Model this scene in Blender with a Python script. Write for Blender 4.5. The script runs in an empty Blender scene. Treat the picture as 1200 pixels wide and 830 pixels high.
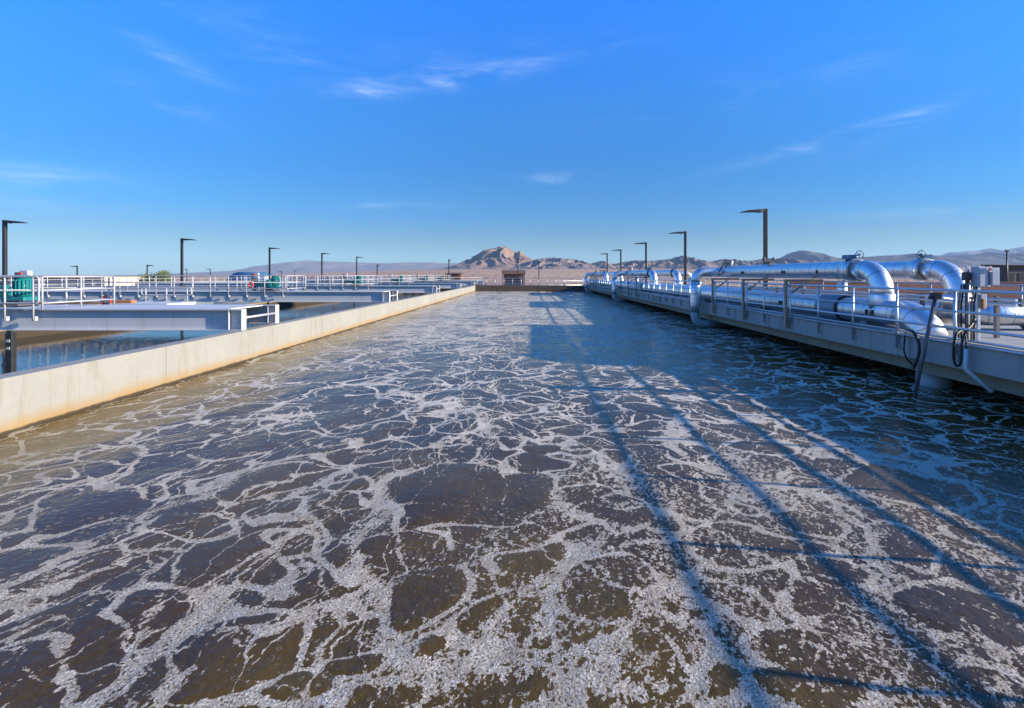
import bpy, bmesh, math, random
import numpy as np
from mathutils import Vector, Matrix, noise as mn

random.seed(7)
rng = np.random.default_rng(11)
scene = bpy.context.scene
COL = scene.collection
EYE = 2.4
VX, VY, F = 620.0, 322.5, 600.0          # where the level view axis meets the frame, focal length in frame pixels

# ------------------------------------------------------------------ node helpers
class NT:
    def __init__(self, tree):
        self.t = tree; self.n = tree.nodes; self.l = tree.links
    def new(self, typ, **kw):
        nd = self.n.new(typ)
        for k, v in kw.items(): setattr(nd, k, v)
        return nd
    def put(self, sock, v):
        if v is None: return
        if isinstance(v, bpy.types.NodeSocket): self.l.new(v, sock)
        else: sock.default_value = v
    def math(self, op, a, b=None, c=None, clamp=False):
        nd = self.new('ShaderNodeMath', operation=op); nd.use_clamp = clamp
        self.put(nd.inputs[0], a); self.put(nd.inputs[1], b)
        if c is not None: self.put(nd.inputs[2], c)
        return nd.outputs[0]
    def vmath(self, op, a, b=None):
        nd = self.new('ShaderNodeVectorMath', operation=op)
        self.put(nd.inputs[0], a); self.put(nd.inputs[1], b)
        return nd.outputs[0]
    def scale(self, a, s):
        nd = self.new('ShaderNodeVectorMath', operation='SCALE')
        self.put(nd.inputs[0], a); self.put(nd.inputs[3], s)
        return nd.outputs[0]
    def mix(self, f, a, b):
        nd = self.new('ShaderNodeMix', data_type='RGBA')
        self.put(nd.inputs[0], f); self.put(nd.inputs[6], a); self.put(nd.inputs[7], b)
        return nd.outputs[2]
    def noise(self, vec, scale, detail=3, rough=.5, dist=0, color=False):
        nd = self.new('ShaderNodeTexNoise')
        self.put(nd.inputs['Vector'], vec); nd.inputs['Scale'].default_value = scale
        nd.inputs['Detail'].default_value = detail; nd.inputs['Roughness'].default_value = rough
        nd.inputs['Distortion'].default_value = dist
        return nd.outputs['Color' if color else 'Fac']
    def voro(self, vec, scale, feature='F1', out='Distance', rnd=1.0):
        nd = self.new('ShaderNodeTexVoronoi', feature=feature)
        self.put(nd.inputs['Vector'], vec); nd.inputs['Scale'].default_value = scale
        nd.inputs['Randomness'].default_value = rnd
        return nd.outputs[out]
    def ramp(self, v, a, b, lo=0., hi=1., smooth=True):
        nd = self.new('ShaderNodeMapRange', interpolation_type='SMOOTHSTEP' if smooth else 'LINEAR')
        self.put(nd.inputs[0], v); self.put(nd.inputs[1], a); self.put(nd.inputs[2], b)
        self.put(nd.inputs[3], lo); self.put(nd.inputs[4], hi)
        return nd.outputs[0]
    def coord(self, which='Object'):
        return self.new('ShaderNodeTexCoord').outputs[which]
    def xyz(self, v):
        nd = self.new('ShaderNodeSeparateXYZ'); self.put(nd.inputs[0], v); return nd.outputs
    def comb(self, x, y, z):
        nd = self.new('ShaderNodeCombineXYZ')
        self.put(nd.inputs[0], x); self.put(nd.inputs[1], y); self.put(nd.inputs[2], z); return nd.outputs[0]
    def bump(self, h, strength, dist, normal=None):
        nd = self.new('ShaderNodeBump'); self.put(nd.inputs['Height'], h)
        self.put(nd.inputs['Strength'], strength); nd.inputs['Distance'].default_value = dist
        if normal is not None: self.put(nd.inputs['Normal'], normal)
        return nd.outputs[0]
    def attr(self, name, out='Fac'):
        nd = self.new('ShaderNodeAttribute', attribute_name=name); return nd.outputs[out]

def material(name):
    m = bpy.data.materials.new(name); m.use_nodes = True
    nt = NT(m.node_tree); bs = m.node_tree.nodes['Principled BSDF']
    return m, nt, bs

def rgb(r, g, b): return (r, g, b, 1)

def simple(name, col, rough=.6, metal=0., var=.15, vscale=4., bump=0., bscale=40., dirt=None, dscale=1.5):
    """base colour with low-frequency mottling, optional dirt blotches and bump"""
    m, nt, bs = material(name)
    g = nt.new('ShaderNodeNewGeometry').outputs['Position']
    n1 = nt.noise(g, vscale, 4, .6)
    f = nt.ramp(n1, .3, .7, 1 - var, 1 + var, False)
    c = nt.scale(nt.comb(col[0], col[1], col[2]), f)
    if dirt is not None:
        d = nt.ramp(nt.noise(g, dscale, 6, .7), .5, .75, 0, .75)
        c = nt.mix(d, c, rgb(*dirt))
    nt.l.new(c, bs.inputs['Base Color']) if isinstance(c, bpy.types.NodeSocket) else None
    r = nt.ramp(nt.noise(g, vscale * 3, 3), .3, .7, max(.05, rough - .08), min(1, rough + .08), False)
    nt.l.new(r, bs.inputs['Roughness']); bs.inputs['Metallic'].default_value = metal
    if bump:
        nt.l.new(nt.bump(nt.noise(g, bscale, 4, .6), .5, bump), bs.inputs['Normal'])
    return m

# ------------------------------------------------------------------ materials
M = {}
M['white'] = simple('white_paint', (.46, .47, .48), .45, 0, .06, 2., dirt=(.42, .40, .37), dscale=2.5)
def steel_paint():
    m, nt, bs = material('grey_white_girder_paint')
    g = nt.new('ShaderNodeNewGeometry').outputs['Position']; x, y, z = nt.xyz(g)
    c = nt.scale(nt.comb(.60, .595, .575), nt.ramp(nt.noise(g, .9, 5, .6), .3, .7, .9, 1.06, False))
    st = nt.noise(nt.comb(nt.math('MULTIPLY', x, 4.), nt.math('MULTIPLY', y, 4.), nt.math('MULTIPLY', z, .4)), 1.3, 5, .7)
    c = nt.mix(nt.ramp(st, .55, .74, 0, .45), c, rgb(.30, .28, .25))
    c = nt.mix(nt.ramp(nt.noise(g, 7., 4, .7), .66, .74, 0, .6), c, rgb(.24, .15, .09))
    nt.l.new(c, bs.inputs['Base Color']); bs.inputs['Roughness'].default_value = .5
    return m
M['girder'] = steel_paint()
M['galv'] = simple('aluminium_rail', (.62, .64, .66), .38, .75, .08, 6.)
M['galv_dark'] = simple('weathered_steel_rack', (.16, .15, .145), .55, .5, .15, 6.)
M['tan'] = simple('tan_weathered_strut', (.42, .34, .24), .55, .35, .18, 5., dirt=(.2, .15, .1), dscale=4.)
M['black'] = simple('black_paint', (.025, .026, .028), .45, 0, .1, 3.)
M['rubber'] = simple('black_rubber', (.015, .015, .016), .5, 0, .1, 8.)
M['teal'] = simple('teal_enamel', (.014, .19, .19), .35, 0, .12, 5.)
M['cabinet'] = simple('grey_cabinet_paint', (.42, .46, .5), .45, 0, .05, 4.)
M['bluegrey'] = simple('blue_grey_valve_enamel', (.07, .17, .27), .4, 0, .08, 5.)
M['pvc'] = simple('white_plastic_pipe', (.62, .64, .64), .4, 0, .05, 6.)
M['orange'] = simple('orange_plastic', (.50, .20, .06), .45, 0, .06, 5.)
M['red'] = simple('red_plastic', (.62, .05, .04), .45, 0, .06, 5.)
M['rust'] = simple('brown_steel_wall', (.17, .10, .065), .7, 0, .15, 1.5, dirt=(.1, .06, .04))
M['roofbrown'] = simple('brown_roof_panel', (.23, .15, .11), .6, 0, .08, 2.)
M['tanwall'] = simple('tan_stucco_wall', (.62, .50, .36), .8, 0, .06, .4, bump=.01)
M['shadewall_door'] = simple('shaded_wall_and_door_brown', (.24, .20, .17), .8, 0, .08, .4, bump=.01)  # shade on the tan building's front put into the colour; also plain doors
M['redwall'] = simple('red_block_wall', (.32, .13, .085), .85, 0, .15, .9, bump=.01, dirt=(.24, .12, .08))
M['darkbuild'] = simple('dark_brown_block', (.10, .085, .075), .8, 0, .2, .6)
M['glass'] = simple('window_glass', (.05, .06, .07), .12, 0, .1, 3.)
M['blueroof'] = simple('blue_roof_membrane', (.04, .12, .21), .45, 0, .08, 1.5)
M['sleeve'] = simple('grey_coupling_cover', (.30, .35, .40), .5, .15, .08, 4.)
M['bark'] = simple('bark', (.12, .085, .06), .9, 0, .2, 6.)
M['signwhite'] = simple('white_sign_face', (.7, .7, .68), .5)

def concrete_mat(name, col, stain, waterline=False, streak=.35):
    m, nt, bs = material(name)
    g = nt.new('ShaderNodeNewGeometry').outputs['Position']
    x, y, z = nt.xyz(g)
    n1 = nt.noise(g, .5, 6, .62)
    n2 = nt.noise(g, 6., 5, .65)
    f = nt.math('ADD', nt.ramp(n1, .3, .7, .9, 1.07, False), nt.ramp(n2, .25, .75, -.05, .05, False))
    c = nt.scale(nt.comb(*col), f)
    # vertical run-off streaks
    st = nt.noise(nt.comb(nt.math('MULTIPLY', x, 3.2), nt.math('MULTIPLY', y, 3.2), nt.math('MULTIPLY', z, .35)), 1.4, 5, .7)
    sf = nt.ramp(st, .50, .70, 0, streak)
    c = nt.mix(sf, c, rgb(*stain))
    # pour joints
    jt = nt.math('ABSOLUTE', nt.math('SUBTRACT', nt.math('FRACT', nt.math('DIVIDE', y, 7.4)), .5))
    c = nt.mix(nt.ramp(jt, .0012, .003, .55, 0, False), c, rgb(col[0]*.45, col[1]*.43, col[2]*.4))
    if waterline:
        h = nt.math('ADD', z, nt.math('MULTIPLY', nt.math('SUBTRACT', nt.noise(nt.comb(nt.math('MULTIPLY', x, 1.), y, nt.math('MULTIPLY', z, .4)), 1.1, 5, .7), .5), .28))
        c = nt.mix(nt.ramp(h, .0, .32, .9, 0), c, rgb(.33, .20, .065))
        h2 = nt.math('ADD', z, nt.math('MULTIPLY', nt.math('SUBTRACT', nt.noise(g, 5., 4), .5), .05))
        c = nt.mix(nt.ramp(h2, .035, .075, 1, 0), c, rgb(.05, .035, .018))
    nt.l.new(c, bs.inputs['Base Color'])
    bs.inputs['Roughness'].default_value = .85
    nt.l.new(nt.bump(nt.noise(g, 30, 6, .65), .35, .01), bs.inputs['Normal'])
    return m
M['wall'] = concrete_mat('basin_wall_concrete', (.315, .305, .265), (.23, .195, .14), True, .5)
M['deck'] = concrete_mat('walkway_concrete', (.37, .355, .325), (.16, .15, .13), False, .8)
M['beam'] = concrete_mat('stained_ledger_concrete', (.30, .25, .17), (.16, .12, .07), False, .6)
M['darkcon'] = concrete_mat('dark_brown_concrete', (.10, .075, .05), (.05, .035, .025), False, .6)  # much darker brown base than the other concretes

def cladding():
    m, nt, bs = material('aluminium_cladding')
    s = nt.attr('along')
    g = nt.new('ShaderNodeNewGeometry').outputs['Position']
    fr = nt.math('FRACT', nt.math('DIVIDE', s, .42))
    d = nt.math('ABSOLUTE', nt.math('SUBTRACT', fr, .5))
    seam = nt.ramp(d, .44, .5, 0, 1)
    fr2 = nt.math('FRACT', nt.math('DIVIDE', s, .084))
    d2 = nt.math('ABSOLUTE', nt.math('SUBTRACT', fr2, .5))
    fine = nt.ramp(d2, .36, .5, 0, 1)
    dent = nt.noise(g, 2.6, 3, .55)
    smear = nt.noise(nt.comb(nt.math('MULTIPLY', s, 7.), nt.math('MULTIPLY', s, 7.), nt.xyz(g)[2]), 1.6, 4, .6)
    c = nt.mix(nt.math('ADD', nt.math('MULTIPLY', seam, .62), nt.math('MULTIPLY', fine, .10)), rgb(.84, .83, .81), rgb(.22, .23, .25))
    c = nt.mix(nt.ramp(smear, .45, .75, 0, .30), c, rgb(.52, .53, .55))
    nt.l.new(c, bs.inputs['Base Color'])
    bs.inputs['Metallic'].default_value = .93
    nt.l.new(nt.ramp(smear, .3, .7, .30, .48, False), bs.inputs['Roughness'])
    h = nt.math('ADD', nt.math('MULTIPLY', dent, 1.0), nt.math('ADD', nt.math('MULTIPLY', seam, .22), nt.math('MULTIPLY', fine, .05)))
    nt.l.new(nt.bump(h, .42, .05), bs.inputs['Normal'])
    return m
M['clad'] = cladding()
M['barepipe'] = simple('painted_grey_pipe', (.36, .42, .45), .45, .1, .1, 3., dirt=(.25, .25, .22))

def foliage_mat():
    m, nt, bs = material('tree_leaves')
    g = nt.new('ShaderNodeNewGeometry').outputs['Position']
    n = nt.noise(g, 1.3, 4, .6)
    c = nt.mix(nt.ramp(n, .35, .65), rgb(.055, .085, .018), rgb(.13, .16, .035))
    nt.l.new(c, bs.inputs['Base Color']); bs.inputs['Roughness'].default_value = .7
    return m
M['leaf'] = foliage_mat()

def desert_mat():
    m, nt, bs = material('desert_soil')
    g = nt.new('ShaderNodeNewGeometry').outputs['Position']
    n1 = nt.noise(g, .0035, 6, .6); n2 = nt.noise(g, .03, 5, .6); n3 = nt.noise(g, .35, 4, .6)
    c = nt.mix(nt.ramp(n1, .35, .65), rgb(.45, .25, .14), rgb(.55, .36, .22))
    c = nt.mix(nt.ramp(n2, .5, .72, 0, .55), c, rgb(.27, .20, .14))
    scrub = nt.ramp(nt.voro(g, .16), .12, .3, 1, 0)
    c = nt.mix(nt.math('MULTIPLY', scrub, nt.ramp(n1, .38, .55, .9, .25)), c, rgb(.11, .105, .05))
    c = nt.mix(nt.ramp(n3, .4, .7, 0, .25), c, rgb(.25, .18, .12))
    nt.l.new(c, bs.inputs['Base Color']); bs.inputs['Roughness'].default_value = .95
    return m
M['desert'] = desert_mat()

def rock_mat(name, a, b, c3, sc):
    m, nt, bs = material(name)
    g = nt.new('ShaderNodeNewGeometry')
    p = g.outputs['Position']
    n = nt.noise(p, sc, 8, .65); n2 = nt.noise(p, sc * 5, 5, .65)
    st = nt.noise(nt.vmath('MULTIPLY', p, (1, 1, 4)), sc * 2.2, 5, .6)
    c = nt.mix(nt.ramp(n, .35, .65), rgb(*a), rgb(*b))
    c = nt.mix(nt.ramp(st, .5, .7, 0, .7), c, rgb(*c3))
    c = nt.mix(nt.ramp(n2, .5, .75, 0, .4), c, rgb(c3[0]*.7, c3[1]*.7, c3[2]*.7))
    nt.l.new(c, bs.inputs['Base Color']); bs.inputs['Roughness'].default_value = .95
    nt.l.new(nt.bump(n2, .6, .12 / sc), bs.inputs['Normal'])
    return m
M['rock'] = rock_mat('pink_brown_rock', (.25, .155, .105), (.31, .205, .14), (.12, .08, .062), .012)
M['rock_dark'] = rock_mat('dark_brown_rock', (.21, .15, .12), (.27, .20, .16), (.11, .085, .08), .010)
M['rock_mid'] = rock_mat('dark_grey_rock', (.10, .085, .08), (.15, .13, .12), (.07, .06, .06), .008)
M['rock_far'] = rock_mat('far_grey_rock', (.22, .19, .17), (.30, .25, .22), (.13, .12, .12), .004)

def tank_water_mat():
    m, nt, bs = material('still_tank_water')
    p = nt.new('ShaderNodeNewGeometry').outputs['Position']
    n = nt.noise(nt.vmath('MULTIPLY', p, (1.6, .9, 1)), 2.2, 3, .5)
    n2 = nt.noise(p, 9., 2, .5)
    bs.inputs['Base Color'].default_value = (.012, .02, .02, 1)
    bs.inputs['Roughness'].default_value = .03
    bs.inputs['IOR'].default_value = 1.33
    nt.l.new(nt.bump(nt.math('ADD', n, nt.math('MULTIPLY', n2, .2)), .10, .06), bs.inputs['Normal'])
    return m
M['tankwater'] = tank_water_mat()

def foam_water_mat():
    m, nt, bs = material('foaming_mixed_liquor')
    P = nt.new('ShaderNodeNewGeometry').outputs['Position']
    x, y, z = nt.xyz(P)
    rimd = nt.attr('rim'); cover = nt.attr('cover'); streak = nt.attr('streak'); wall_refl = nt.attr('wall_refl')
    # strip that drags along the flow on the left half
    w1 = nt.vmath('SUBTRACT', nt.noise(P, .55, 2, .5, color=True), (.5, .5, .5))
    w2 = nt.vmath('SUBTRACT', nt.noise(P, 2.6, 3, .55, color=True), (.5, .5, .5))
    sx = nt.math('ADD', 1.0, nt.math('MULTIPLY', streak, .45))
    sy = nt.math('SUBTRACT', 1.0, nt.math('MULTIPLY', streak, .38))
    rx = nt.math('ADD', nt.math('MULTIPLY', x, .94), nt.math('MULTIPLY', y, -.34))
    ry = nt.math('ADD', nt.math('MULTIPLY', x, .34), nt.math('MULTIPLY', y, .94))
    Q0 = nt.comb(nt.math('MULTIPLY', rx, sx), nt.math('MULTIPLY', ry, sy), 0.)
    w3 = nt.vmath('SUBTRACT', nt.noise(P, 7., 2, .5, color=True), (.5, .5, .5))
    Q = nt.vmath('ADD', nt.vmath('ADD', Q0, nt.scale(w1, 2.2)), nt.vmath('ADD', nt.scale(w2, .42), nt.scale(w3, .06)))
    far = nt.ramp(y, 9., 24.)
    near = nt.ramp(y, 3., 11., 1, 0)
    d1 = nt.voro(Q, .62, 'DISTANCE_TO_EDGE')
    wid = nt.ramp(nt.noise(P, 1.1, 3, .6), .3, .72, .015, .075, False)
    r1 = nt.ramp(d1, 0., wid, 1, 0)
    d2 = nt.voro(nt.vmath('ADD', Q, (3.7, 1.1, 0)), 1.5, 'DISTANCE_TO_EDGE')
    r2 = nt.math('MULTIPLY', nt.ramp(d2, 0., nt.math('MULTIPLY', wid, .8), 1, 0), nt.ramp(nt.noise(P, .8, 2), .33, .47))
    d3 = nt.voro(nt.vmath('ADD', Q0, nt.vmath('ADD', nt.scale(w2, .5), nt.scale(w3, .12))), 4.2, 'DISTANCE_TO_EDGE')
    r3 = nt.math('MULTIPLY', nt.ramp(d3, 0., .16, 1, 0), nt.ramp(nt.noise(P, .9, 2, .5), .48, .62))
    low = nt.noise(P, .42, 3, .55)
    mid = nt.noise(nt.vmath('MULTIPLY', P, (.75, 1.3, 1)), 1.6, 5, .65, .5)
    Qs = nt.vmath('MULTIPLY', Q0, (1.3, .8, 1))
    fine = nt.noise(Qs, 15., 4, .62, .5)
    grain = nt.noise(P, 34., 3, .6, .3)
    calmer = nt.ramp(streak, .3, 1., 0, 1)
    midz = nt.math('MAXIMUM', calmer, nt.ramp(y, 5., 8.))
    lace = nt.ramp(midz, 0, 1, 1., 1.45, False); gamp = nt.ramp(midz, 0, 1, 1., .74, False)
    fk = nt.math('MULTIPLY', nt.math('SUBTRACT', 1., nt.math('MULTIPLY', far, .60)), lace)
    fld = nt.math('MULTIPLY', nt.math('ADD', nt.math('MULTIPLY', r1, .60), nt.math('MULTIPLY', r2, .62)), fk)
    fld = nt.math('ADD', fld, nt.math('MULTIPLY', r3, .22))
    rn = nt.math('ADD', rimd, nt.math('MULTIPLY', nt.math('SUBTRACT', nt.noise(P, 3.4, 3, .6), .5), .16))
    rw = nt.math('MULTIPLY', nt.ramp(nt.noise(P, 1.7, 3, .6), .32, .70, .008, .052, False), nt.ramp(far, 0, 1, 1., 2.0))
    rim = nt.ramp(nt.math('ABSOLUTE', nt.math('SUBTRACT', rn, rw)), nt.math('MULTIPLY', rw, .6), nt.math('MULTIPLY', rw, 1.6), 1, 0)
    rim = nt.math('MULTIPLY', rim, nt.math('MULTIPLY', nt.ramp(nt.noise(P, 1.05, 3, .5), .38, .50, .15, 1), nt.ramp(far, 0, 1, 1., .3)))
    fld = nt.math('ADD', fld, nt.math('MULTIPLY', nt.math('MULTIPLY', rim, .85), nt.ramp(midz, 0, 1, 1., 1.25, False)))
    fld = nt.math('ADD', fld, nt.math('MULTIPLY', nt.math('SUBTRACT', low, .5), .7))
    fld = nt.math('ADD', fld, nt.math('MULTIPLY', nt.math('SUBTRACT', mid, .5), nt.ramp(far, 0, 1, .5, 1.5)))
    fld = nt.math('ADD', fld, nt.math('SUBTRACT', cover, .0))
    fld = nt.math('ADD', fld, nt.math('MULTIPLY', nt.math('MULTIPLY', nt.math('SUBTRACT', fine, .5), 3.4), gamp))
    fld = nt.math('ADD', fld, nt.math('MULTIPLY', nt.math('MULTIPLY', nt.math('SUBTRACT', grain, .5), nt.ramp(near, 0, 1, 1.2, 2.7)), gamp))
    foam = nt.ramp(fld, .40, .52)
    # bubbles
    b1 = nt.voro(nt.vmath('ADD', P, nt.scale(w2, .05)), 46., 'F1')
    PB = nt.vmath('ADD', P, nt.scale(nt.vmath('SUBTRACT', nt.noise(P, 16., 2, .5, color=True), (.5, .5, .5)), .06))
    b2 = nt.voro(PB, 19., 'F1')
    patch = nt.ramp(nt.noise(P, 1.3, 2), .50, .62)
    ring = nt.math('MULTIPLY', nt.math('MULTIPLY', nt.ramp(b2, .20, .29, 0, 1), nt.ramp(b2, .33, .42, 1, 0)), patch)
    ring = nt.math('MULTIPLY', ring, nt.ramp(nt.voro(PB, 19., 'F1', 'Color'), .45, .8))
    foam = nt.math('MAXIMUM', foam, nt.math('MULTIPLY', ring, nt.ramp(y, 4.2, 7., .8, 0)))
    holes = nt.ramp(nt.noise(P, 62., 2, .5), .54, .66, 0, .85)
    foam = nt.math('MULTIPLY', foam, nt.math('SUBTRACT', 1., nt.math('MULTIPLY', holes, near)), clamp=True)
    fc = nt.mix(nt.ramp(nt.noise(P, 6., 5, .65), .3, .7), rgb(.48, .41, .31), rgb(.74, .665, .545))
    fc = nt.mix(nt.math('MULTIPLY', nt.ramp(b1, .2, .55, 0, .55), near), fc, rgb(.22, .175, .12))
    fc = nt.mix(nt.math('MULTIPLY', wall_refl, .6), fc, rgb(.42, .34, .18))  # olive reflection of the sunlit wall painted into the foam colour
    wc = nt.mix(nt.ramp(low, .35, .65), rgb(.068, .040, .010), rgb(.112, .070, .017))
    scum = nt.ramp(nt.noise(Qs, 30., 4, .65), .52, .66, 0, .28)
    wc = nt.mix(scum, wc, rgb(.17, .125, .075))
    wc = nt.mix(nt.math('MULTIPLY', wall_refl, nt.ramp(fine, .35, .65, .15, .7)), wc, rgb(.15, .115, .055))  # the same wall reflection painted into the water colour
    nt.l.new(nt.mix(foam, wc, fc), bs.inputs['Base Color'])
    nt.l.new(nt.ramp(foam, 0, 1, .10, .8, False), bs.inputs['Roughness'])
    bs.inputs['IOR'].default_value = 1.33
    bs.inputs['Specular IOR Level'].default_value = .34
    wv = nt.noise(nt.vmath('MULTIPLY', P, (1.2, 1., 1)), 3.2, 4, .6)
    wv2 = nt.noise(P, 16., 3, .6)
    hw = nt.math('ADD', nt.math('MULTIPLY', wv, .030), nt.math('MULTIPLY', wv2, .007))
    hf = nt.math('ADD', nt.math('MULTIPLY', foam, .007), nt.math('MULTIPLY', nt.math('MULTIPLY', foam, nt.ramp(b1, 0, .6, 1, 0)), .0025))
    h = nt.math('ADD', hw, hf)
    nt.l.new(nt.bump(h, .65, 1.0), bs.inputs['Normal'])
    return m
M['foam'] = foam_water_mat()

# ------------------------------------------------------------------ mesh builder
class MB:
    """collects boxes, bars, tubes, lathes; build() links them as one mesh object"""
    def __init__(self):
        self.bm = bmesh.new(); self.lay = self.bm.verts.layers.float.new('along')
    def box(self, x0, x1, y0, y1, z0, z1, bev=0.):
        vs = [self.bm.verts.new((x, y, z)) for x in (x0, x1) for y in (y0, y1) for z in (z0, z1)]
        q = [(0,1,3,2),(4,6,7,5),(0,4,5,1),(2,3,7,6),(0,2,6,4),(1,5,7,3)]
        fs = [self.bm.faces.new([vs[i] for i in f]) for f in q]
        if bev:
            es = list({e for f in fs for e in f.edges})
            bmesh.ops.bevel(self.bm, geom=es, offset=bev, segments=2, affect='EDGES', profile=.5)
        return self
    def sweep(self, pts, r, seg=12, cap=True, s0=0., smooth=True):
        pts = [Vector(p) for p in pts]; n = len(pts)
        rs = r if isinstance(r, (list, tuple)) else [r] * n
        tang = []
        for i in range(n):
            a = pts[max(0, i-1)]; b = pts[min(n-1, i+1)]
            if i not in (0, n-1):
                d1 = pts[i]-pts[i-1]; d2 = pts[i+1]-pts[i]
                t = (d1.normalized() if d1.length > 1e-9 else Vector()) + (d2.normalized() if d2.length > 1e-9 else Vector())
            else: t = b-a
            tang.append(t.normalized())
        up = Vector((0, 0, 1))
        if abs(tang[0].dot(up)) > .95: up = Vector((0, 1, 0))
        u = (up - tang[0]*up.dot(tang[0])).normalized()
        rings = []; s = s0
        for i in range(n):
            if i: 
                s += (pts[i]-pts[i-1]).length
                u = (u - tang[i]*u.dot(tang[i])).normalized()
            v = tang[i].cross(u)
            ring = []
            for k in range(seg):
                a = 2*math.pi*k/seg
                w = self.bm.verts.new(pts[i] + (u*math.cos(a) + v*math.sin(a))*rs[i]); w[self.lay] = s
                ring.append(w)
            rings.append(ring)
        for i in range(n-1):
            for k in range(seg):
                f = self.bm.faces.new((rings[i][k], rings[i][(k+1)%seg], rings[i+1][(k+1)%seg], rings[i+1][k])); f.smooth = smooth
        if cap:
            self.bm.faces.new(rings[0][::-1]); self.bm.faces.new(rings[-1])
        return self
    def tube(self, a, b, r, seg=8, cap=True): return self.sweep([a, b], r, seg, cap)
    def bar(self, a, b, w, h):
        a = Vector(a); b = Vector(b); t = (b-a).normalized()
        up = Vector((0, 0, 1)) if abs(t.z) < .9 else Vector((0, 1, 0))
        s = t.cross(up).normalized(); u = s.cross(t)
        vs = [self.bm.verts.new(p + s*w/2*i + u*h/2*j) for p in (a, b) for i, j in ((-1,-1),(1,-1),(1,1),(-1,1))]
        for f in ((3,2,1,0),(4,5,6,7),(0,1,5,4),(1,2,6,5),(2,3,7,6),(3,0,4,7)): self.bm.faces.new([vs[i] for i in f])
        return self
    def torus(self, c, axis, R, r, seg=24, sub=8):
        axis = Vector(axis).normalized(); u = axis.orthogonal().normalized(); v = axis.cross(u); c = Vector(c)
        rings = []
        for i in range(seg):
            a = 2*math.pi*i/seg; d = u*math.cos(a)+v*math.sin(a)
            rings.append([self.bm.verts.new(c + d*(R + r*math.cos(2*math.pi*k/sub)) + axis*r*math.sin(2*math.pi*k/sub)) for k in range(sub)])
        for i in range(seg):
            for k in range(sub):
                f = self.bm.faces.new((rings[i][k], rings[(i+1)%seg][k], rings[(i+1)%seg][(k+1)%sub], rings[i][(k+1)%sub])); f.smooth = True
        return self
    def build(self, name, mat, parent=None, loc=None):
        bmesh.ops.recalc_face_normals(self.bm, faces=self.bm.faces)
        me = bpy.data.meshes.new(name); self.bm.to_mesh(me); self.bm.free()
        me.materials.append(mat)
        o = bpy.data.objects.new(name, me); COL.objects.link(o)
        if parent is not None: o.parent = parent
        if loc is not None: o.location = loc
        return o

def tag(o, label=None, cat=None, group=None, kind=None):
    if label: o['label'] = label
    if cat: o['category'] = cat
    if group: o['group'] = group
    if kind: o['kind'] = kind
    return o
def empty(name, loc, label, cat, group=None, rz=0.):
    o = bpy.data.objects.new(name, None); COL.objects.link(o); o.location = loc; o.rotation_euler = (0, 0, rz)
    o.empty_display_size = .2
    return tag(o, label, cat, group)
def copy_tree(o, parent=None):
    c = o.copy(); COL.objects.link(c)
    if parent is not None: c.parent = parent
    for ch in [k for k in bpy.data.objects if k.parent == o]: copy_tree(ch, c)
    return c
def arc(c, a0, a1, R, u, v, n=8):
    c = Vector(c); u = Vector(u); v = Vector(v)
    return [c + u*math.cos(a0+(a1-a0)*i/n)*R + v*math.sin(a0+(a1-a0)*i/n)*R for i in range(n+1)]
def bend(a, b, c, R, n=8):
    """points of a fillet at corner b between a and c"""
    a, b, c = Vector(a), Vector(b), Vector(c); d1 = (a-b).normalized(); d2 = (c-b).normalized()
    ang = d1.angle(d2); L = R/math.tan(ang/2); p0 = b+d1*L; p1 = b+d2*L
    ctr = b + (d1+d2).normalized()*(R/math.sin(ang/2))
    u = (p0-ctr).normalized(); w = (p1-ctr).normalized(); tot = u.angle(w); out = []
    for i in range(n+1):
        t = i/n; out.append(ctr + (u*math.sin((1-t)*tot) + w*math.sin(t*tot))/math.sin(tot)*R)
    return out
ORD = ['nearest', 'second', 'third', 'fourth', 'fifth', 'sixth', 'seventh', 'eighth', 'ninth', 'tenth']

# ------------------------------------------------------------------ world, sun, camera
EL = math.atan(1/3.2); AZ = math.radians(99.0)        # sun low, to the right and a little behind
sun_dir = Vector((math.sin(AZ)*math.cos(EL), math.cos(AZ)*math.cos(EL), math.sin(EL)))
w = bpy.data.worlds.new('World'); scene.world = w; w.use_nodes = True
wt = NT(w.node_tree); bg = w.node_tree.nodes['Background']
sky = wt.new('ShaderNodeTexSky', sky_type='NISHITA'); sky.sun_disc = False
sky.sun_elevation = EL; sky.sun_rotation = AZ; sky.altitude = 500; sky.air_density = 1.0; sky.dust_density = .4; sky.ozone_density = 3.0
hs = wt.new('ShaderNodeHueSaturation'); wt.l.new(sky.outputs[0], hs.inputs['Color'])
hs.inputs['Saturation'].default_value = 1.0; hs.inputs['Value'].default_value = 1.0
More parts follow.
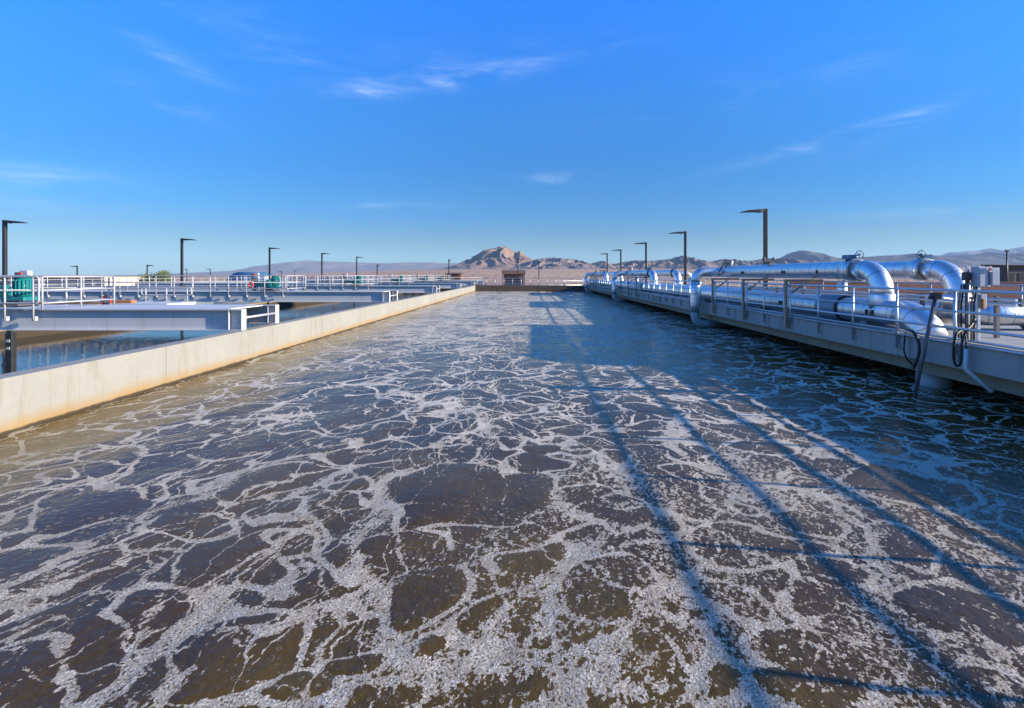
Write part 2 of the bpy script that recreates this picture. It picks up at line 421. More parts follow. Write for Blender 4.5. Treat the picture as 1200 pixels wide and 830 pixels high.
# thin cirrus, laid out by compass bearing and height above the horizon
gd = wt.coord('Generated'); dx, dy, dz = wt.xyz(wt.vmath('NORMALIZE', gd))
az = wt.math('ARCTAN2', dx, dy); el = wt.math('ARCSINE', dz)
cp = wt.comb(wt.math('MULTIPLY', az, 5.), wt.math('MULTIPLY', el, 22.), 0.)
wz = wt.noise(cp, 1.1, 6, .62, .6)
ragged = wt.ramp(wz, .38, .78)
fib = wt.ramp(wt.noise(wt.comb(wt.math('MULTIPLY', az, 16.), wt.math('MULTIPLY', el, 120.), 0.), 1., 5, .65, .8), .3, .75, .35, 1.)
tot = None
def px_dir(px, py):
    v = Vector(((px-VX)/F, 1., (VY-py)/F)).normalized(); return math.atan2(v.x, v.y), math.asin(v.z)
for (px, py, rx_, ry_, tilt, amt) in ((520,93,110,11,.16,.85),(440,110,34,4,.0,.9),(560,92,50,8,.2,.5),(215,75,45,10,-.4,.6),(195,116,40,8,-.3,.55),
        (60,208,75,10,0,.6),(40,232,70,8,0,.3),(470,241,60,4,.05,.45),(655,209,38,6,0,.65),(960,168,90,6,.18,.75),(1045,150,50,9,.3,.5),
        (290,40,110,22,-.2,.28),(900,100,260,20,.1,.15),(1090,247,80,4,0,.3),(640,60,200,14,.05,.18),(100,135,25,5,0,.4)):
    a0, e0 = px_dir(px, py); ra = rx_/F*.85; re = ry_/F
    u = wt.math('SUBTRACT', az, a0); v = wt.math('SUBTRACT', el, e0)
    u2 = wt.math('DIVIDE', wt.math('ADD', wt.math('MULTIPLY', u, math.cos(tilt)), wt.math('MULTIPLY', v, math.sin(tilt))), ra)
    v2 = wt.math('DIVIDE', wt.math('SUBTRACT', wt.math('MULTIPLY', v, math.cos(tilt)), wt.math('MULTIPLY', u, math.sin(tilt))), re)
    g_ = wt.math('MULTIPLY', wt.math('POWER', 2.718, wt.math('MULTIPLY', wt.math('ADD', wt.math('MULTIPLY', u2, u2), wt.math('MULTIPLY', v2, v2)), -.9)), amt)
    tot = g_ if tot is None else wt.math('ADD', tot, g_)
cl = wt.math('MULTIPLY', wt.math('MULTIPLY', tot, ragged), fib, clamp=True)
cl = wt.math('MULTIPLY', cl, .62)
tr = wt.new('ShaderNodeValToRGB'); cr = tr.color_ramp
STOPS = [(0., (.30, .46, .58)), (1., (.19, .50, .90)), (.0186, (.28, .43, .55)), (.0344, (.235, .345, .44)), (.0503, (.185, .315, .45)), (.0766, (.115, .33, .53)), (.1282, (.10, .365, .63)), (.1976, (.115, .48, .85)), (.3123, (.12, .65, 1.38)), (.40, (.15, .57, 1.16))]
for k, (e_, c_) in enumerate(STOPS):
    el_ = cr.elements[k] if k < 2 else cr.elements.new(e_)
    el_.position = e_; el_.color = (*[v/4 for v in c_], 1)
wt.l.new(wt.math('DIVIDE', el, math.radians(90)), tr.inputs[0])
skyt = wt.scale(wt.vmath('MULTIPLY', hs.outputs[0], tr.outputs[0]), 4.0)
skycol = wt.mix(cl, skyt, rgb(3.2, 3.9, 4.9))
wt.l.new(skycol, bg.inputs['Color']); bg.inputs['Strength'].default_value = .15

sl = bpy.data.lights.new('sun', 'SUN'); sl.energy = 4.7; sl.angle = math.radians(.5); sl.color = (1., .89, .73)
so = bpy.data.objects.new('sun', sl); COL.objects.link(so); so.rotation_euler = sun_dir.to_track_quat('Z', 'Y').to_euler()

cam = bpy.data.cameras.new('camera'); co = bpy.data.objects.new('camera', cam); COL.objects.link(co)
cam.sensor_width = 36; cam.lens = 18; cam.shift_x = (600-VX)/1200; cam.shift_y = (VY-415)/1200
cam.clip_start = .1; cam.clip_end = 80000
co.location = (0, 0, EYE); co.rotation_euler = (math.pi/2, 0, 0); scene.camera = co

vs_ = scene.view_settings; vs_.view_transform = 'Standard'; vs_.look = 'None'; vs_.exposure = 0.95; vs_.gamma = 1; vs_.use_curve_mapping = False
cy = scene.cycles
cy.use_denoising = True
cy.max_bounces = 6; cy.glossy_bounces = 4; cy.diffuse_bounces = 3; cy.volume_bounces = 0; cy.caustics_reflective = False; cy.caustics_refractive = False
cy.sample_clamp_indirect = 4

# ------------------------------------------------------------------ terrain
def zt(x, y):
    d = math.hypot(x, y)
    if d < 200: return -1.5
    b = VX + F*x/y if y > 1 else (0 if x < 0 else 1200)
    q = min(1, max(0, (b-200)/380)); q = q*q*(3-2*q)
    h = -1.5 + (4+46*q)*(1-math.exp(-(d-200)/2500))
    h += min(1, (d-200)/600)*(.3+1.9*q)*mn.noise(Vector((x*.004, y*.004, 3.)))
    return h
def terrain():
    bm = bmesh.new()
    nr = 90; na = 160; rings = []
    c = bm.verts.new((0, 0, -1.5))
    for i in range(nr):
        r = 60*(10500/60)**(i/(nr-1))
        rings.append([bm.verts.new((r*math.sin(2*math.pi*k/na), r*math.cos(2*math.pi*k/na), zt(r*math.sin(2*math.pi*k/na), r*math.cos(2*math.pi*k/na)))) for k in range(na)])
    for k in range(na): bm.faces.new((c, rings[0][k], rings[0][(k+1)%na]))
    for i in range(nr-1):
        for k in range(na): bm.faces.new((rings[i][k], rings[i+1][k], rings[i+1][(k+1)%na], rings[i][(k+1)%na]))
    bmesh.ops.recalc_face_normals(bm, faces=bm.faces)
    for f in bm.faces: f.smooth = True
    me = bpy.data.meshes.new('desert_ground'); bm.to_mesh(me); bm.free(); me.materials.append(M['desert'])
    o = bpy.data.objects.new('desert_ground', me); COL.objects.link(o)
    tag(o, 'tan desert plain rising gently towards the mountains', 'ground', kind='structure')
terrain()

def mountain(name, D, prof, front, back, mat, label, step=1., rough=.3, sc=.004, seed=0., rows=22, jit=.4):
    xs = np.array([p[0] for p in prof]); ys = np.array([p[1] for p in prof])
    n = int((xs[-1]-xs[0])/step)+1
    pxs = np.linspace(xs[0], xs[-1], n); pys = np.interp(pxs, xs, ys)
    bm = bmesh.new(); grid = []
    for i in range(n):
        X = (pxs[i]-VX)/F*D
        j = jit*(mn.noise(Vector((pxs[i]*.35, seed, 0)))+.6*mn.noise(Vector((pxs[i]*.9, seed, 4.))))
        zr = EYE + (VY-pys[i]+j)/F*D
        col = []
        for k in range(-rows, rows+1):
            t = k/rows; Y = D + (t*front if t < 0 else t*back)
            base = zt(X, Y) - 3
            a = abs(t)
            p = Vector((X*sc + .6*mn.noise(Vector((X*sc*.5, Y*sc*.5, seed))), Y*sc*.45, seed))
            rg = 1-abs(mn.noise(p*1.0))*2
            rg2 = 1-abs(mn.noise(p*2.7))*2
            hgt = max(0, zr-base)
            sh = (1-a)**1.25
            z = base + hgt*sh + hgt*rough*(rg*.6+rg2*.3-.35)*min(1, a*5)*(1-a)**.8
            z = min(z, base + hgt*(1-a*.25)) if hgt > 0 else base
            if a >= .999: z = base-2
            col.append(bm.verts.new((X, Y, z)))
        grid.append(col)
    for i in range(n-1):
        for k in range(2*rows):
            f = bm.faces.new((grid[i][k], grid[i+1][k], grid[i+1][k+1], grid[i][k+1])); f.smooth = False
    bmesh.ops.recalc_face_normals(bm, faces=bm.faces)
    me = bpy.data.meshes.new(name); bm.to_mesh(me); bm.free(); me.materials.append(mat)
    o = bpy.data.objects.new(name, me); COL.objects.link(o); tag(o, label, 'mountain', kind='structure')
    return o
mountain('mountain', 2600, [(514,318),(522,316),(531,313),(540,309.5),(550,304.5),(560,299.5),(566,295.5),(571,292.5),(577,291.5),(582,290.5),(586,289),(593,289.2),(599,292.5),(603,295),(606,296.5),(609.5,293.8),(612,296),(617,300),(622,303),(628,306),(640,311),(655,316),(662,319)],
         560, 600, M['rock'], 'pink brown desert peak with a shaded left face', .4, .62, .010, 2., 34)
mountain('hills', 2300, [(588,318),(600,313),(612,309),(622,306),(632,303.2),(640,302.6),(648,301.8),(656,302.5),(664,303.6),(674,304),(682,306),(688,308.5),(692,309.5),(696,308),(700,307),(704,305.8),(708,307.3),(712,309),(720,309.3),(728,308),(734,306.5),(740,305.6),(751,305.2),(758,306.3),(767,305.5),(778,304.5),(788,303.4),(794,301.4),(799.5,299.6),(805,301.3),(811,303.4),(818,305.6),(826,307.4),(836,306.2),(849,303.6),(858,305),(865,305.3),(873,306),(882,305.8),(892,304.3),(902,302.7),(915,303.2),(930,305),(950,307),(975,309),(1000,312),(1030,317)],
         420, 500, M['rock_dark'], 'low brown rocky ridge running right from the pink peak', .6, .6, .017, 5.)
mountain('mountain', 4300, [(880,314),(900,306),(915,303.2),(925,300.5),(931,295.9),(935,294.2),(939,293.3),(945,294),(951.6,295),(958,297.8),(964,300.7),(970,303.6),(974,304.6),(978,301.9),(980,302.4),(983,305),(988,304.6),(994,303.2),(1010,301.5),(1030,300),(1050,299),(1060,298.4),(1072,297),(1085,298.6),(1100,300),(1112,300.8),(1122,299.5),(1132,298),(1144,298),(1152,296.5),(1158,295.2),(1163,296.3),(1170,297),(1185,296.6),(1200,296),(1230,297),(1270,301),(1330,312)],
         900, 900, M['rock_mid'], 'dark grey range with a blue dome behind the pipes', 1., .35, .004, 9.)
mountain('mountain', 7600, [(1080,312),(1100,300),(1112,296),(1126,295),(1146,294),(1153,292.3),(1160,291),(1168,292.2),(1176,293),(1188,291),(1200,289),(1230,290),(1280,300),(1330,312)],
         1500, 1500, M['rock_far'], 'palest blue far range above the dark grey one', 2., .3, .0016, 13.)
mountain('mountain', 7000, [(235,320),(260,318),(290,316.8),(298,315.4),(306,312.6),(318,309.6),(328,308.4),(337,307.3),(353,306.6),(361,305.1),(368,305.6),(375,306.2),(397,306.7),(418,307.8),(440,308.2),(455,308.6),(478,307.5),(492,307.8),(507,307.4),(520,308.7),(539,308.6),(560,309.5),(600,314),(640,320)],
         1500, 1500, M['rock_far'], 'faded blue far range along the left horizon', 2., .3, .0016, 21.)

# haze: one closed box of even air
hb = MB().box(-11500, 11500, -11500, 11500, -12, 440)
hm = bpy.data.materials.new('even_haze'); hm.use_nodes = True
for nd in list(hm.node_tree.nodes):
    if nd.type == 'BSDF_PRINCIPLED': hm.node_tree.nodes.remove(nd)
pv = hm.node_tree.nodes.new('ShaderNodeVolumePrincipled'); pv.inputs['Color'].default_value = (.52, .74, 1., 1); pv.inputs['Density'].default_value = 6e-5
hm.node_tree.links.new(pv.outputs[0], hm.node_tree.nodes['Material Output'].inputs['Volume'])
hz = hb.build('haze', hm); tag(hz, 'thin pale desert haze', 'haze', kind='stuff')

# ------------------------------------------------------------------ basin water
XL, XR, YF = -7.87, 8.0, 75.0
def foam_water():
    ny, nx = 640, 480
    Y = np.concatenate([np.linspace(-2.5, 1.9, 14), 2.0*(YF/2.0)**np.linspace(0, 1, ny)])
    X = np.linspace(XL, 12.0, nx); ny = len(Y)
    gx, gy = np.meshgrid(X, Y)
    # gentle warp
    wx = gx + .16*np.sin(gy*1.7+gx*.9+1) + .10*np.sin(gy*3.9-gx*2.3) + .05*np.sin(gx*7.1+gy*5.3)
    wy = gy + .18*np.sin(gx*1.9+.4-gy*.7) + .10*np.sin(gx*4.3+gy*1.7) + .05*np.sin(gy*8.1-gx*4.9)
    cov = np.zeros_like(gx)
    def sm(a, b, v): t = np.clip((v-a)/(b-a), 0, 1); return t*t*(3-2*t)
    # dense foam in front and to the right, loose streaks to the left, thin along the left wall and by the deck
    cov += .19*sm(-1.2, 1.6, gx)*(1-sm(6., 13., gy))
    cov += .02*(1-sm(9, 13, gy))
    cov -= .06*(1-sm(-4.5, -1.5, gx))*(1-sm(7, 14, gy))
    cov -= .12*sm(5.4, 7.4, gx)*(1-.6*sm(14, 24, gy))
    cov += .34*sm(11, 22, gy)
    cells = [(545,577,90,38,1.),(500,690,46,36,1.1),(404,605,34,22,.8),(92,590,58,25,.9),(188,552,38,15,.9),(276,483,34,13,.9),(425,480,66,14,.8),
             (577,440,26,8,.8),(600,514,20,8,.7),(525,528,26,9,.7),(150,722,62,26,1.),(45,640,46,20,.9),(340,792,60,20,1.),(622,742,66,42,.55),(512,760,38,13,1.),
             (1085,578,56,26,1.),(930,602,30,16,.7),(1150,732,62,46,.9),(848,500,38,8,.7),(700,490,32,8,.7),(868,792,38,22,.8),(985,800,62,22,.9),(690,600,44,30,.45),
             (280,520,40,16,.8),(360,520,48,14,.7),(470,505,40,10,.7),(230,615,50,18,.7),(300,680,46,20,.5),(1010,520,46,14,.7),(1160,560,50,18,.8),(940,470,44,9,.6),
             (1060,500,40,10,.6),(760,505,28,8,.6),(650,450,34,7,.5),(110,512,50,10,.6),(840,560,36,12,.4),(740,700,60,30,.3),(1180,640,40,20,.8),(380,440,46,8,.6),(500,420,50,6,.6)]
    circ = []
    for (px, py, rx, ry, a) in cells:
        y0 = F*EYE/(py+ry-VY); y1 = F*EYE/(py-ry-VY); yc = F*EYE/(py-VY); x0 = (px-VX)/F*yc
        circ.append((x0, (y0+y1)/2, rx/F*yc, (y1-y0)/2, a))
    r2 = random.Random(5)
    def fits(x, y, r):
        for c in circ:
            if abs(c[1]-y) < 4 and math.hypot((c[0]-x)/(c[2]+r), (c[1]-y)/(c[3]+r)) < .93: return False
        return True
    for k in range(3600):
        y = 1.6*(55/1.6)**r2.random(); x = r2.uniform(XL+.3, 9.5)
        if x > .8 and 2.5 < y < 6.5 and r2.random() < .6: continue
        r = r2.choice((.22, .3, .4, .55, .7, .9))*(1 if y < 14 else 1.5)*(1. if k < 1900 else .6)
        if fits(x, y, r): circ.append((x, y, r*r2.uniform(.85, 1.25), r*r2.uniform(.75, 1.1), r2.choice((.15, .3, .6, .9))))
    sd = np.full(gx.shape, 1.0); dep = np.zeros_like(gx)
    for (x0, yc, ex, ey, a) in circ:
        i0 = np.searchsorted(Y, yc-ey*1.9-.4); i1 = np.searchsorted(Y, yc+ey*1.9+.4)
        j0 = np.searchsorted(X, x0-ex*1.9-.4); j1 = np.searchsorted(X, x0+ex*1.9+.4)
        if i1 <= i0 or j1 <= j0: continue
        ax = wx[i0:i1, j0:j1]-x0; ay = wy[i0:i1, j0:j1]-yc
        th = np.arctan2(ay/ey, ax/ex)
        d = np.sqrt((ax/ex)**2 + (ay/ey)**2) / (1 + .10*np.sin(2*th+x0*5) + .07*np.sin(3*th+yc*7) + .04*np.sin(5*th+x0*11))
        m = (d-1)*min(ex, ey)
        cur = sd[i0:i1, j0:j1]; low_ = m < cur
        sd[i0:i1, j0:j1] = np.where(low_, m, cur)
        dep[i0:i1, j0:j1] = np.where(m < .05, np.maximum(dep[i0:i1, j0:j1], a*(1-sm(.75, 1.03, d))), dep[i0:i1, j0:j1])
    cov -= .50*dep*(1-.6*sm(12, 24, gy))
    cov -= .065*(1-sm(6, 12, gy))
    cov -= .05*sm(5.5, 7.5, gy)*(1-sm(13, 20, gy))
    # broad rivers of dense foam between the boils
    def river(pts, wdt, amt):
        nonlocal cov
        g = [( (px-VX)/F*(F*EYE/(py-VY)), F*EYE/(py-VY)) for px, py in pts]
        best = np.full(gx.shape, 1e9)
        for (ax, ay), (bx, by) in zip(g[:-1], g[1:]):
            vx, vy = bx-ax, by-ay; L2 = vx*vx+vy*vy
            t = np.clip(((wx-ax)*vx+(wy-ay)*vy)/L2, 0, 1)
            best = np.minimum(best, np.hypot(wx-ax-t*vx, wy-ay-t*vy))
        cov += amt*np.exp(-(best/wdt)**2)
    river([(460,560),(450,640),(445,720),(500,790),(560,815)], .13, .8)
    river([(640,580),(670,620),(700,640),(640,720),(600,760),(590,820)], .12, .7)
    river([(560,450),(600,480),(560,540),(640,560)], .16, .4)
    river([(0,705),(90,640),(180,600),(240,580),(330,540),(420,520)], .12, .6)
    river([(60,830),(180,720),(280,690),(350,640),(380,600)], .10, .6)
    river([(150,800),(330,720),(420,680)], .10, .55)
    river([(0,620),(130,560),(240,540),(300,500),(330,470)], .12, .6)
    river([(1000,540),(1100,560),(1150,600),(1200,640)], .10, .45)
    river([(900,830),(850,740),(780,620),(720,540)], .22, .30)
    river([(1100,830),(1020,700),(940,610),(860,520)], .22, .28)
    river([(300,470),(420,450),(520,470),(620,520)], .14, .4)
    streak = (1-sm(-2.4, .4, gx))*.8 + .25
    wall_refl = (1-sm(-7.5, -5.4, gx + .5*np.sin(gy*.8))) * (1-sm(25, 45, gy))  # strip beside the left wall where its reflection is tinted in
    co_ = np.stack([gx, gy, .005*dep + .008*np.sin(gx*2.1+gy*.7)*np.sin(gy*1.3-gx*.5) + .006*np.sin(gx*5.3-gy*2.2)], -1).reshape(-1, 3)
    idx = np.arange(ny*nx).reshape(ny, nx)
    q = np.stack([idx[:-1, :-1], idx[:-1, 1:], idx[1:, 1:], idx[1:, :-1]], -1).reshape(-1, 4)
    me = bpy.data.meshes.new('basin_water')
    me.vertices.add(len(co_)); me.vertices.foreach_set('co', co_.ravel())
    me.loops.add(q.size); me.loops.foreach_set('vertex_index', q.ravel())
    me.polygons.add(len(q)); me.polygons.foreach_set('loop_start', np.arange(0, q.size, 4)); me.polygons.foreach_set('loop_total', np.full(len(q), 4))
    me.update(); me.validate()
    for nm, arr in (('cover', cov), ('streak', streak), ('wall_refl', wall_refl), ('rim', np.clip(sd, -1, 1))):
        at = me.attributes.new(nm, 'FLOAT', 'POINT'); at.data.foreach_set('value', arr.astype(np.float32).ravel())
    me.materials.append(M['foam'])
    o = bpy.data.objects.new('basin_water', me); COL.objects.link(o)
    tag(o, 'brown aerated water under swirling pale foam', 'water', kind='structure')
foam_water()
o = MB().box(-46, -8.2, 3, 92, -1.2, -.33).build('tank_water', M['tankwater']); tag(o, 'still blue reflecting water in the left tank', 'water', kind='structure')
o = MB().box(13.85, 76, -3, 70, -1.2, 0.).build('right_basin_water', M['tankwater']); tag(o, 'blue water of the next basin beyond the pipes', 'water', kind='structure')

# ------------------------------------------------------------------ basin walls
o = MB().box(XL-.38, XL, -3, 75.4, -1.4, .85, .012).build('basin_wall', M['wall']); tag(o, 'long sunlit beige concrete wall with an orange waterline stain', 'wall')
o = MB().box(XL+.002, 14.0, 75.0, 76.4, -1.4, .86, .012).build('end_wall', M['darkcon']); tag(o, 'dark brown concrete wall closing the far end of the basin', 'wall')
t = empty('pipe_walkway', (0, 0, 0), 'grey concrete walkway deck carrying the silver pipes over the water', 'walkway')
MB().box(XR, 13.75, -3, 75.0, .65, 1.10, .015).build('deck_slab', M['deck'], t)
MB().box(XR+.02, XR+.14, -3, 74.9, 1.102, 1.16).build('kerb', M['deck'], t)
MB().box(XR+.28, XR+.65, -3, 74.95, .36, .648).build('ledger_beam', M['beam'], t)
MB().box(10.4, 12.2, -3, 74.9, -1.4, .648).build('support_wall', M['darkcon'], t)
# tank end and outer walls, cross walls under the bridges
o = MB().box(-46.4, -46.0, 2.6, 92.4, -1.5, .85).build('tank_wall', M['wall']); tag(o, 'beige outer wall along the far left of the tank', 'wall')
o = MB().box(-46.0, -8.26, 92.0, 92.4, -1.5, .85).build('tank_wall', M['wall']); tag(o, 'beige wall across the far end of the left tank', 'wall')

o = MB().box(-22.35, -22.0, 2.8, 91.98, -1.4, .12, .01).build('tank_wall', M['wall']); tag(o, 'sunlit beige partition wall standing in the left tank under the bridges', 'wall')
# ------------------------------------------------------------------ rails
def guard_rail(name, label, group, pts, zt_, zb, levels, spacing, mat, r=.024, side=None, toe=False, ends=(True, True), corner=True, seg=8, prad=None):
    """pts: ground line (x,y); levels: heights of the horizontal rails; zb: bottom of the posts"""
    a = Vector((pts[0][0], pts[0][1], 0)); b = Vector((pts[1][0], pts[1][1], 0)); d = (b-a); L = d.length; d.normalize()
    root = empty(name, (a.x, a.y, 0), label, 'guard rail', group)
    def P(s, z): return Vector((d.x*s, d.y*s, z))
    tops = sorted(levels, reverse=True)
    if corner:      # top rail and lowest rail joined by rounded returns
        z0, z1 = tops[0], tops[-1]; R = .09
        path = [P(L*.5, z0)]
        path += bend(P(L*.5, z0), P(0, z0), P(0, z1), R, 5) + bend(P(0, z0), P(0, z1), P(L*.5, z1), R, 5)
        path += bend(P(L*.5, z1), P(L, z1), P(L, z0), R, 5) + bend(P(L, z1), P(L, z0), P(L*.5, z0), R, 5) + [P(L*.5-.001, z0)]
        MB().sweep(path, r, seg, False).build('rail_loop', mat, root)
        mids = tops[1:-1]
    else:
        mids = tops
    for z in mids: MB().tube(P(.02, z), P(L-.02, z), r*.9, seg).build('rail', mat, root)
    n = max(1, round((L-.3)/spacing)); s0 = .15 if corner else .0; st = (L-2*s0)/n
    proto = None
    for i in range(n+1):
        s = s0 + st*i
        if proto is None:
            pb = MB().tube((0, 0, zb), (0, 0, tops[0]), prad or r, seg)
            if side is not None:
                nrm = Vector((d.y, -d.x, 0))*side
                pb.bar(nrm*.0+Vector((0, 0, zb+.05)), nrm*.09+Vector((0, 0, zb+.05)), .09, .12)
            proto = pb.build('post', mat, root); q = proto
        else:
            q = proto.copy(); COL.objects.link(q); q.parent = root
        q.location = (d.x*s, d.y*s, 0)
    if toe:
        MB().tube(P(0, zt_+.03), P(L, zt_+.03), .022, 8).build('toe_rail', mat, root)
        MB().tube(P(0, zt_+.11), P(L, zt_+.11), .022, 8).build('toe_rail', mat, root)
    return root
GR = 'aluminium guard rail sections along the pipe walkway'
LV = [2.11, 1.72, 1.41]
secs = [(0.4, 15.72, 'aluminium guard rail section nearest the camera in front of the pipe elbow'),
        (15.82, 18.82, 'short aluminium guard rail between the two tan struts nearest the camera'),
        (18.98, 22.0, 'short aluminium guard rail just right of the nearest vertical pipe'),
        (23.75, 44.4, 'long aluminium guard rail between the first and second vertical pipes'),
        (45.9, 66.7, 'long aluminium guard rail between the second and third vertical pipes'),
        (68.2, 74.8, 'short aluminium guard rail beyond the farthest vertical pipe')]
for y0, y1, lb in secs:
    guard_rail('guard_rail', lb, GR, [(XR-.05, y0), (XR-.05, y1)], 1.1, .82, LV, 1.47, M['galv'], .028, 1, True)
guard_rail('guard_rail', 'white guard rail on the far side of the pipe walkway', None, [(13.6, 14.0), (13.6, 74.8)], 1.1, .95, [2.11, 1.62], 1.6, M['white'], .03, None, False)
guard_rail('guard_rail', 'pale guard rail across the far end of the basin', None, [(XL+.2, 75.25), (XR-.1, 75.25)], .86, .86, [1.95, 1.55, 1.2], 1.25, M['galv'], .03, None, True)

# ------------------------------------------------------------------ overhead pipes
ZP = 2.54; RP = .25; XP = 8.85; XV = 7.55; XP2 = 10.55
def handwheel(parent, c, R):
    m = MB().torus(c, (0, 1, 0), R, R*.10, 22, 6)
    for k in range(3):
        a = math.pi*k/3+.4; m.tube(Vector(c)-Vector((math.cos(a)*R, 0, math.sin(a)*R)), Vector(c)+Vector((math.cos(a)*R, 0, math.sin(a)*R)), R*.07, 6)
    m.tube(Vector(c)+Vector((0, -.02, 0)), Vector(c)+Vector((0, .2, 0)), R*.16, 8)
    return m.build('handwheel', M['bluegrey'], parent)
def overhead(yf, yn, xv, xp, label, mirror=False, lower=True, detail=True):
    """riser in the basin, bend over the deck, run towards the camera, bend down onto the header pipe"""
    sg = 1 if xp > xv else -1
    t = empty('aeration_pipe', (xp, yn, 1.1), label, 'pipe', 'silver overhead pipes that rise from the water')
    o = Vector((xp, yn, 1.1))
    def L(*p): return Vector(p)-o
    seg = 28
    R = .42
    rv = .205
    MB().sweep([L(xv, yf, .72), L(xv, yf, 1.1), L(xv, yf, 1.6), L(xv, yf, ZP-R-.02)], rv, seg, True).build('riser', M['clad'], t)
    if lower:
        pts = [L(xv, yf, .722)] + bend(L(xv, yf, .72), L(xv, yf, .18), L(xv+sg*1.2, yf, .18), .38, 7)[0:] + [L(xv+sg*1.25, yf, .18)]
        MB().sweep(pts, rv*.93, seg, True).build('lower_elbow', M['barepipe'], t)
    pts = bend(L(xv, yf, 1.6), L(xv, yf, ZP), L(xp, yf, ZP), R, 8)
    pts2 = bend(L(xv, yf, ZP), L(xp, yf, ZP), L(xp, yn, ZP), R, 8)
    MB().sweep(pts + pts2, [rv+(RP-.02-rv)*i/(len(pts+pts2)-1) for i in range(len(pts+pts2))], seg, True).build('upper_bend', M['clad'], t)
    y1 = yn+.95
    n = 24
    ys = [yf-R+.0 - (yf-R-y1)*i/n for i in range(n+1)]
    MB().sweep([L(xp, y, ZP) for y in ys], RP, seg, True).build('run', M['clad'], t)
    # thicker end elbow
    re = .285; Re = .62
    MB().sweep([L(xp, y1+.55, ZP), L(xp, y1+.28, ZP), L(xp, y1+.02, ZP-.01)], [RP+.004, RP+.06, RP+.065], seg, True).build('reducer', M['clad'], t)
    pe = [L(xp, y1, ZP-.01), L(xp, yn+Re, ZP-.01)] + bend(L(xp, y1, ZP-.01), L(xp, yn, ZP-.01), L(xp, yn, 1.2), Re, 9)
    m = MB()
    s = 0.
    m.sweep(pe, re-.03, seg, True)
    m.build('end_elbow', M['clad'], t)
    MB().torus(L(xp, y1-.0, ZP-.01), (0, 1, 0), re, .022, 32, 8).build('flange', M['clad'], t)
    MB().sweep([L(xp, yn, ZP-.63), L(xp, yn, 1.95), L(xp, yn, 1.90), L(xp, yn, 1.5)], [re-.03, re-.03, re+.01, re+.015], seg, True).build('drop_leg', M['clad'], t)
    # gear operator
    gx = -sg if mirror else sg
    v = MB().box(-.13, .13, -.12, .12, -.05, .07, .012); v.tube((0, 0, -.4), (0, 0, -.03), .07, 12)
    gb = v.build('valve_operator', M['bluegrey'], t, L(xp-.10*sg*(1 if not mirror else 1), y1+.22, ZP+.34))
    h = handwheel(gb, (.20*sg, -.14, .07), .11)
    MB().tube((0.0, -.02, .02), (.20*sg, -.0, .07), .03, 8).build('wheel_shaft', M['bluegrey'], gb)
    if detail:
        # instruments and clamps on the run
        m = MB(); yb = yf-.55
        m.tube(L(xp-.25, yb, ZP-.05), L(xp-.02, yb-.1, ZP+.44), .035, 8).tube(L(xp-.35, yb+.2, ZP-.02), L(xp-.14, yb, ZP+.42), .03, 8)
        m.box(*(c for c in ((xp-.16-o.x), (xp+.02-o.x), yb-.2-o.y, yb-.02-o.y, ZP+.40-o.z, ZP+.53-o.z)))
        m.build('lever_bracket', M['galv_dark'], t)
        MB().tube(L(xp+.05, yb-.1, ZP+.22), L(xp+.12, yb-.1, ZP+.5), .07, 10).build('transmitter', M['pvc'], t)
        m = MB(); ym = yf-4.4
        m.tube(L(xp, ym, ZP+.2), L(xp, ym, ZP+.36), .04, 8).box(xp-.2-o.x, xp+.2-o.x, ym-.06-o.y, ym+.06-o.y, ZP+.34-o.z, ZP+.42-o.z).tube(L(xp-.15, ym, ZP+.4), L(xp-.2, ym, ZP+.52), .05, 8).tube(L(xp+.14, ym, ZP+.4), L(xp+.2, ym-.02, ZP+.5), .05, 8)
        m.build('gauge_cluster', M['galv_dark'], t)
        for yy in (yf-2.6, yf-2.75, yf-5.9, yf-6.05, yf-8.0):
            MB().box(xp-.275-o.x, xp-.245-o.x, yy-.03-o.y, yy+.03-o.y, ZP-.09-o.z, ZP+.01-o.z).build('clasp', M['black'], t)
    return t
overhead(23.3, 12.83, XV, XP, 'silver overhead pipe nearest the camera, its riser standing in the basin')
overhead(45.3, 36.3, XV, XP, 'second silver overhead pipe from the camera along the basin edge')
overhead(67.6, 58.8, XV, XP, 'farthest silver overhead pipe on the basin side')
XV2 = 14.25
overhead(23.3, 12.6, XV2, XP2, 'silver overhead pipe behind the nearest one, with a handwheel left of its elbow', True, True, False)
overhead(45.3, 36.3, XV2, XP2, 'silver overhead pipe behind the second one, curving away from the basin', True, True, False)
overhead(67.6, 58.8, XV2, XP2, 'silver overhead pipe behind the farthest one, on the side away from the basin', True, True, False)

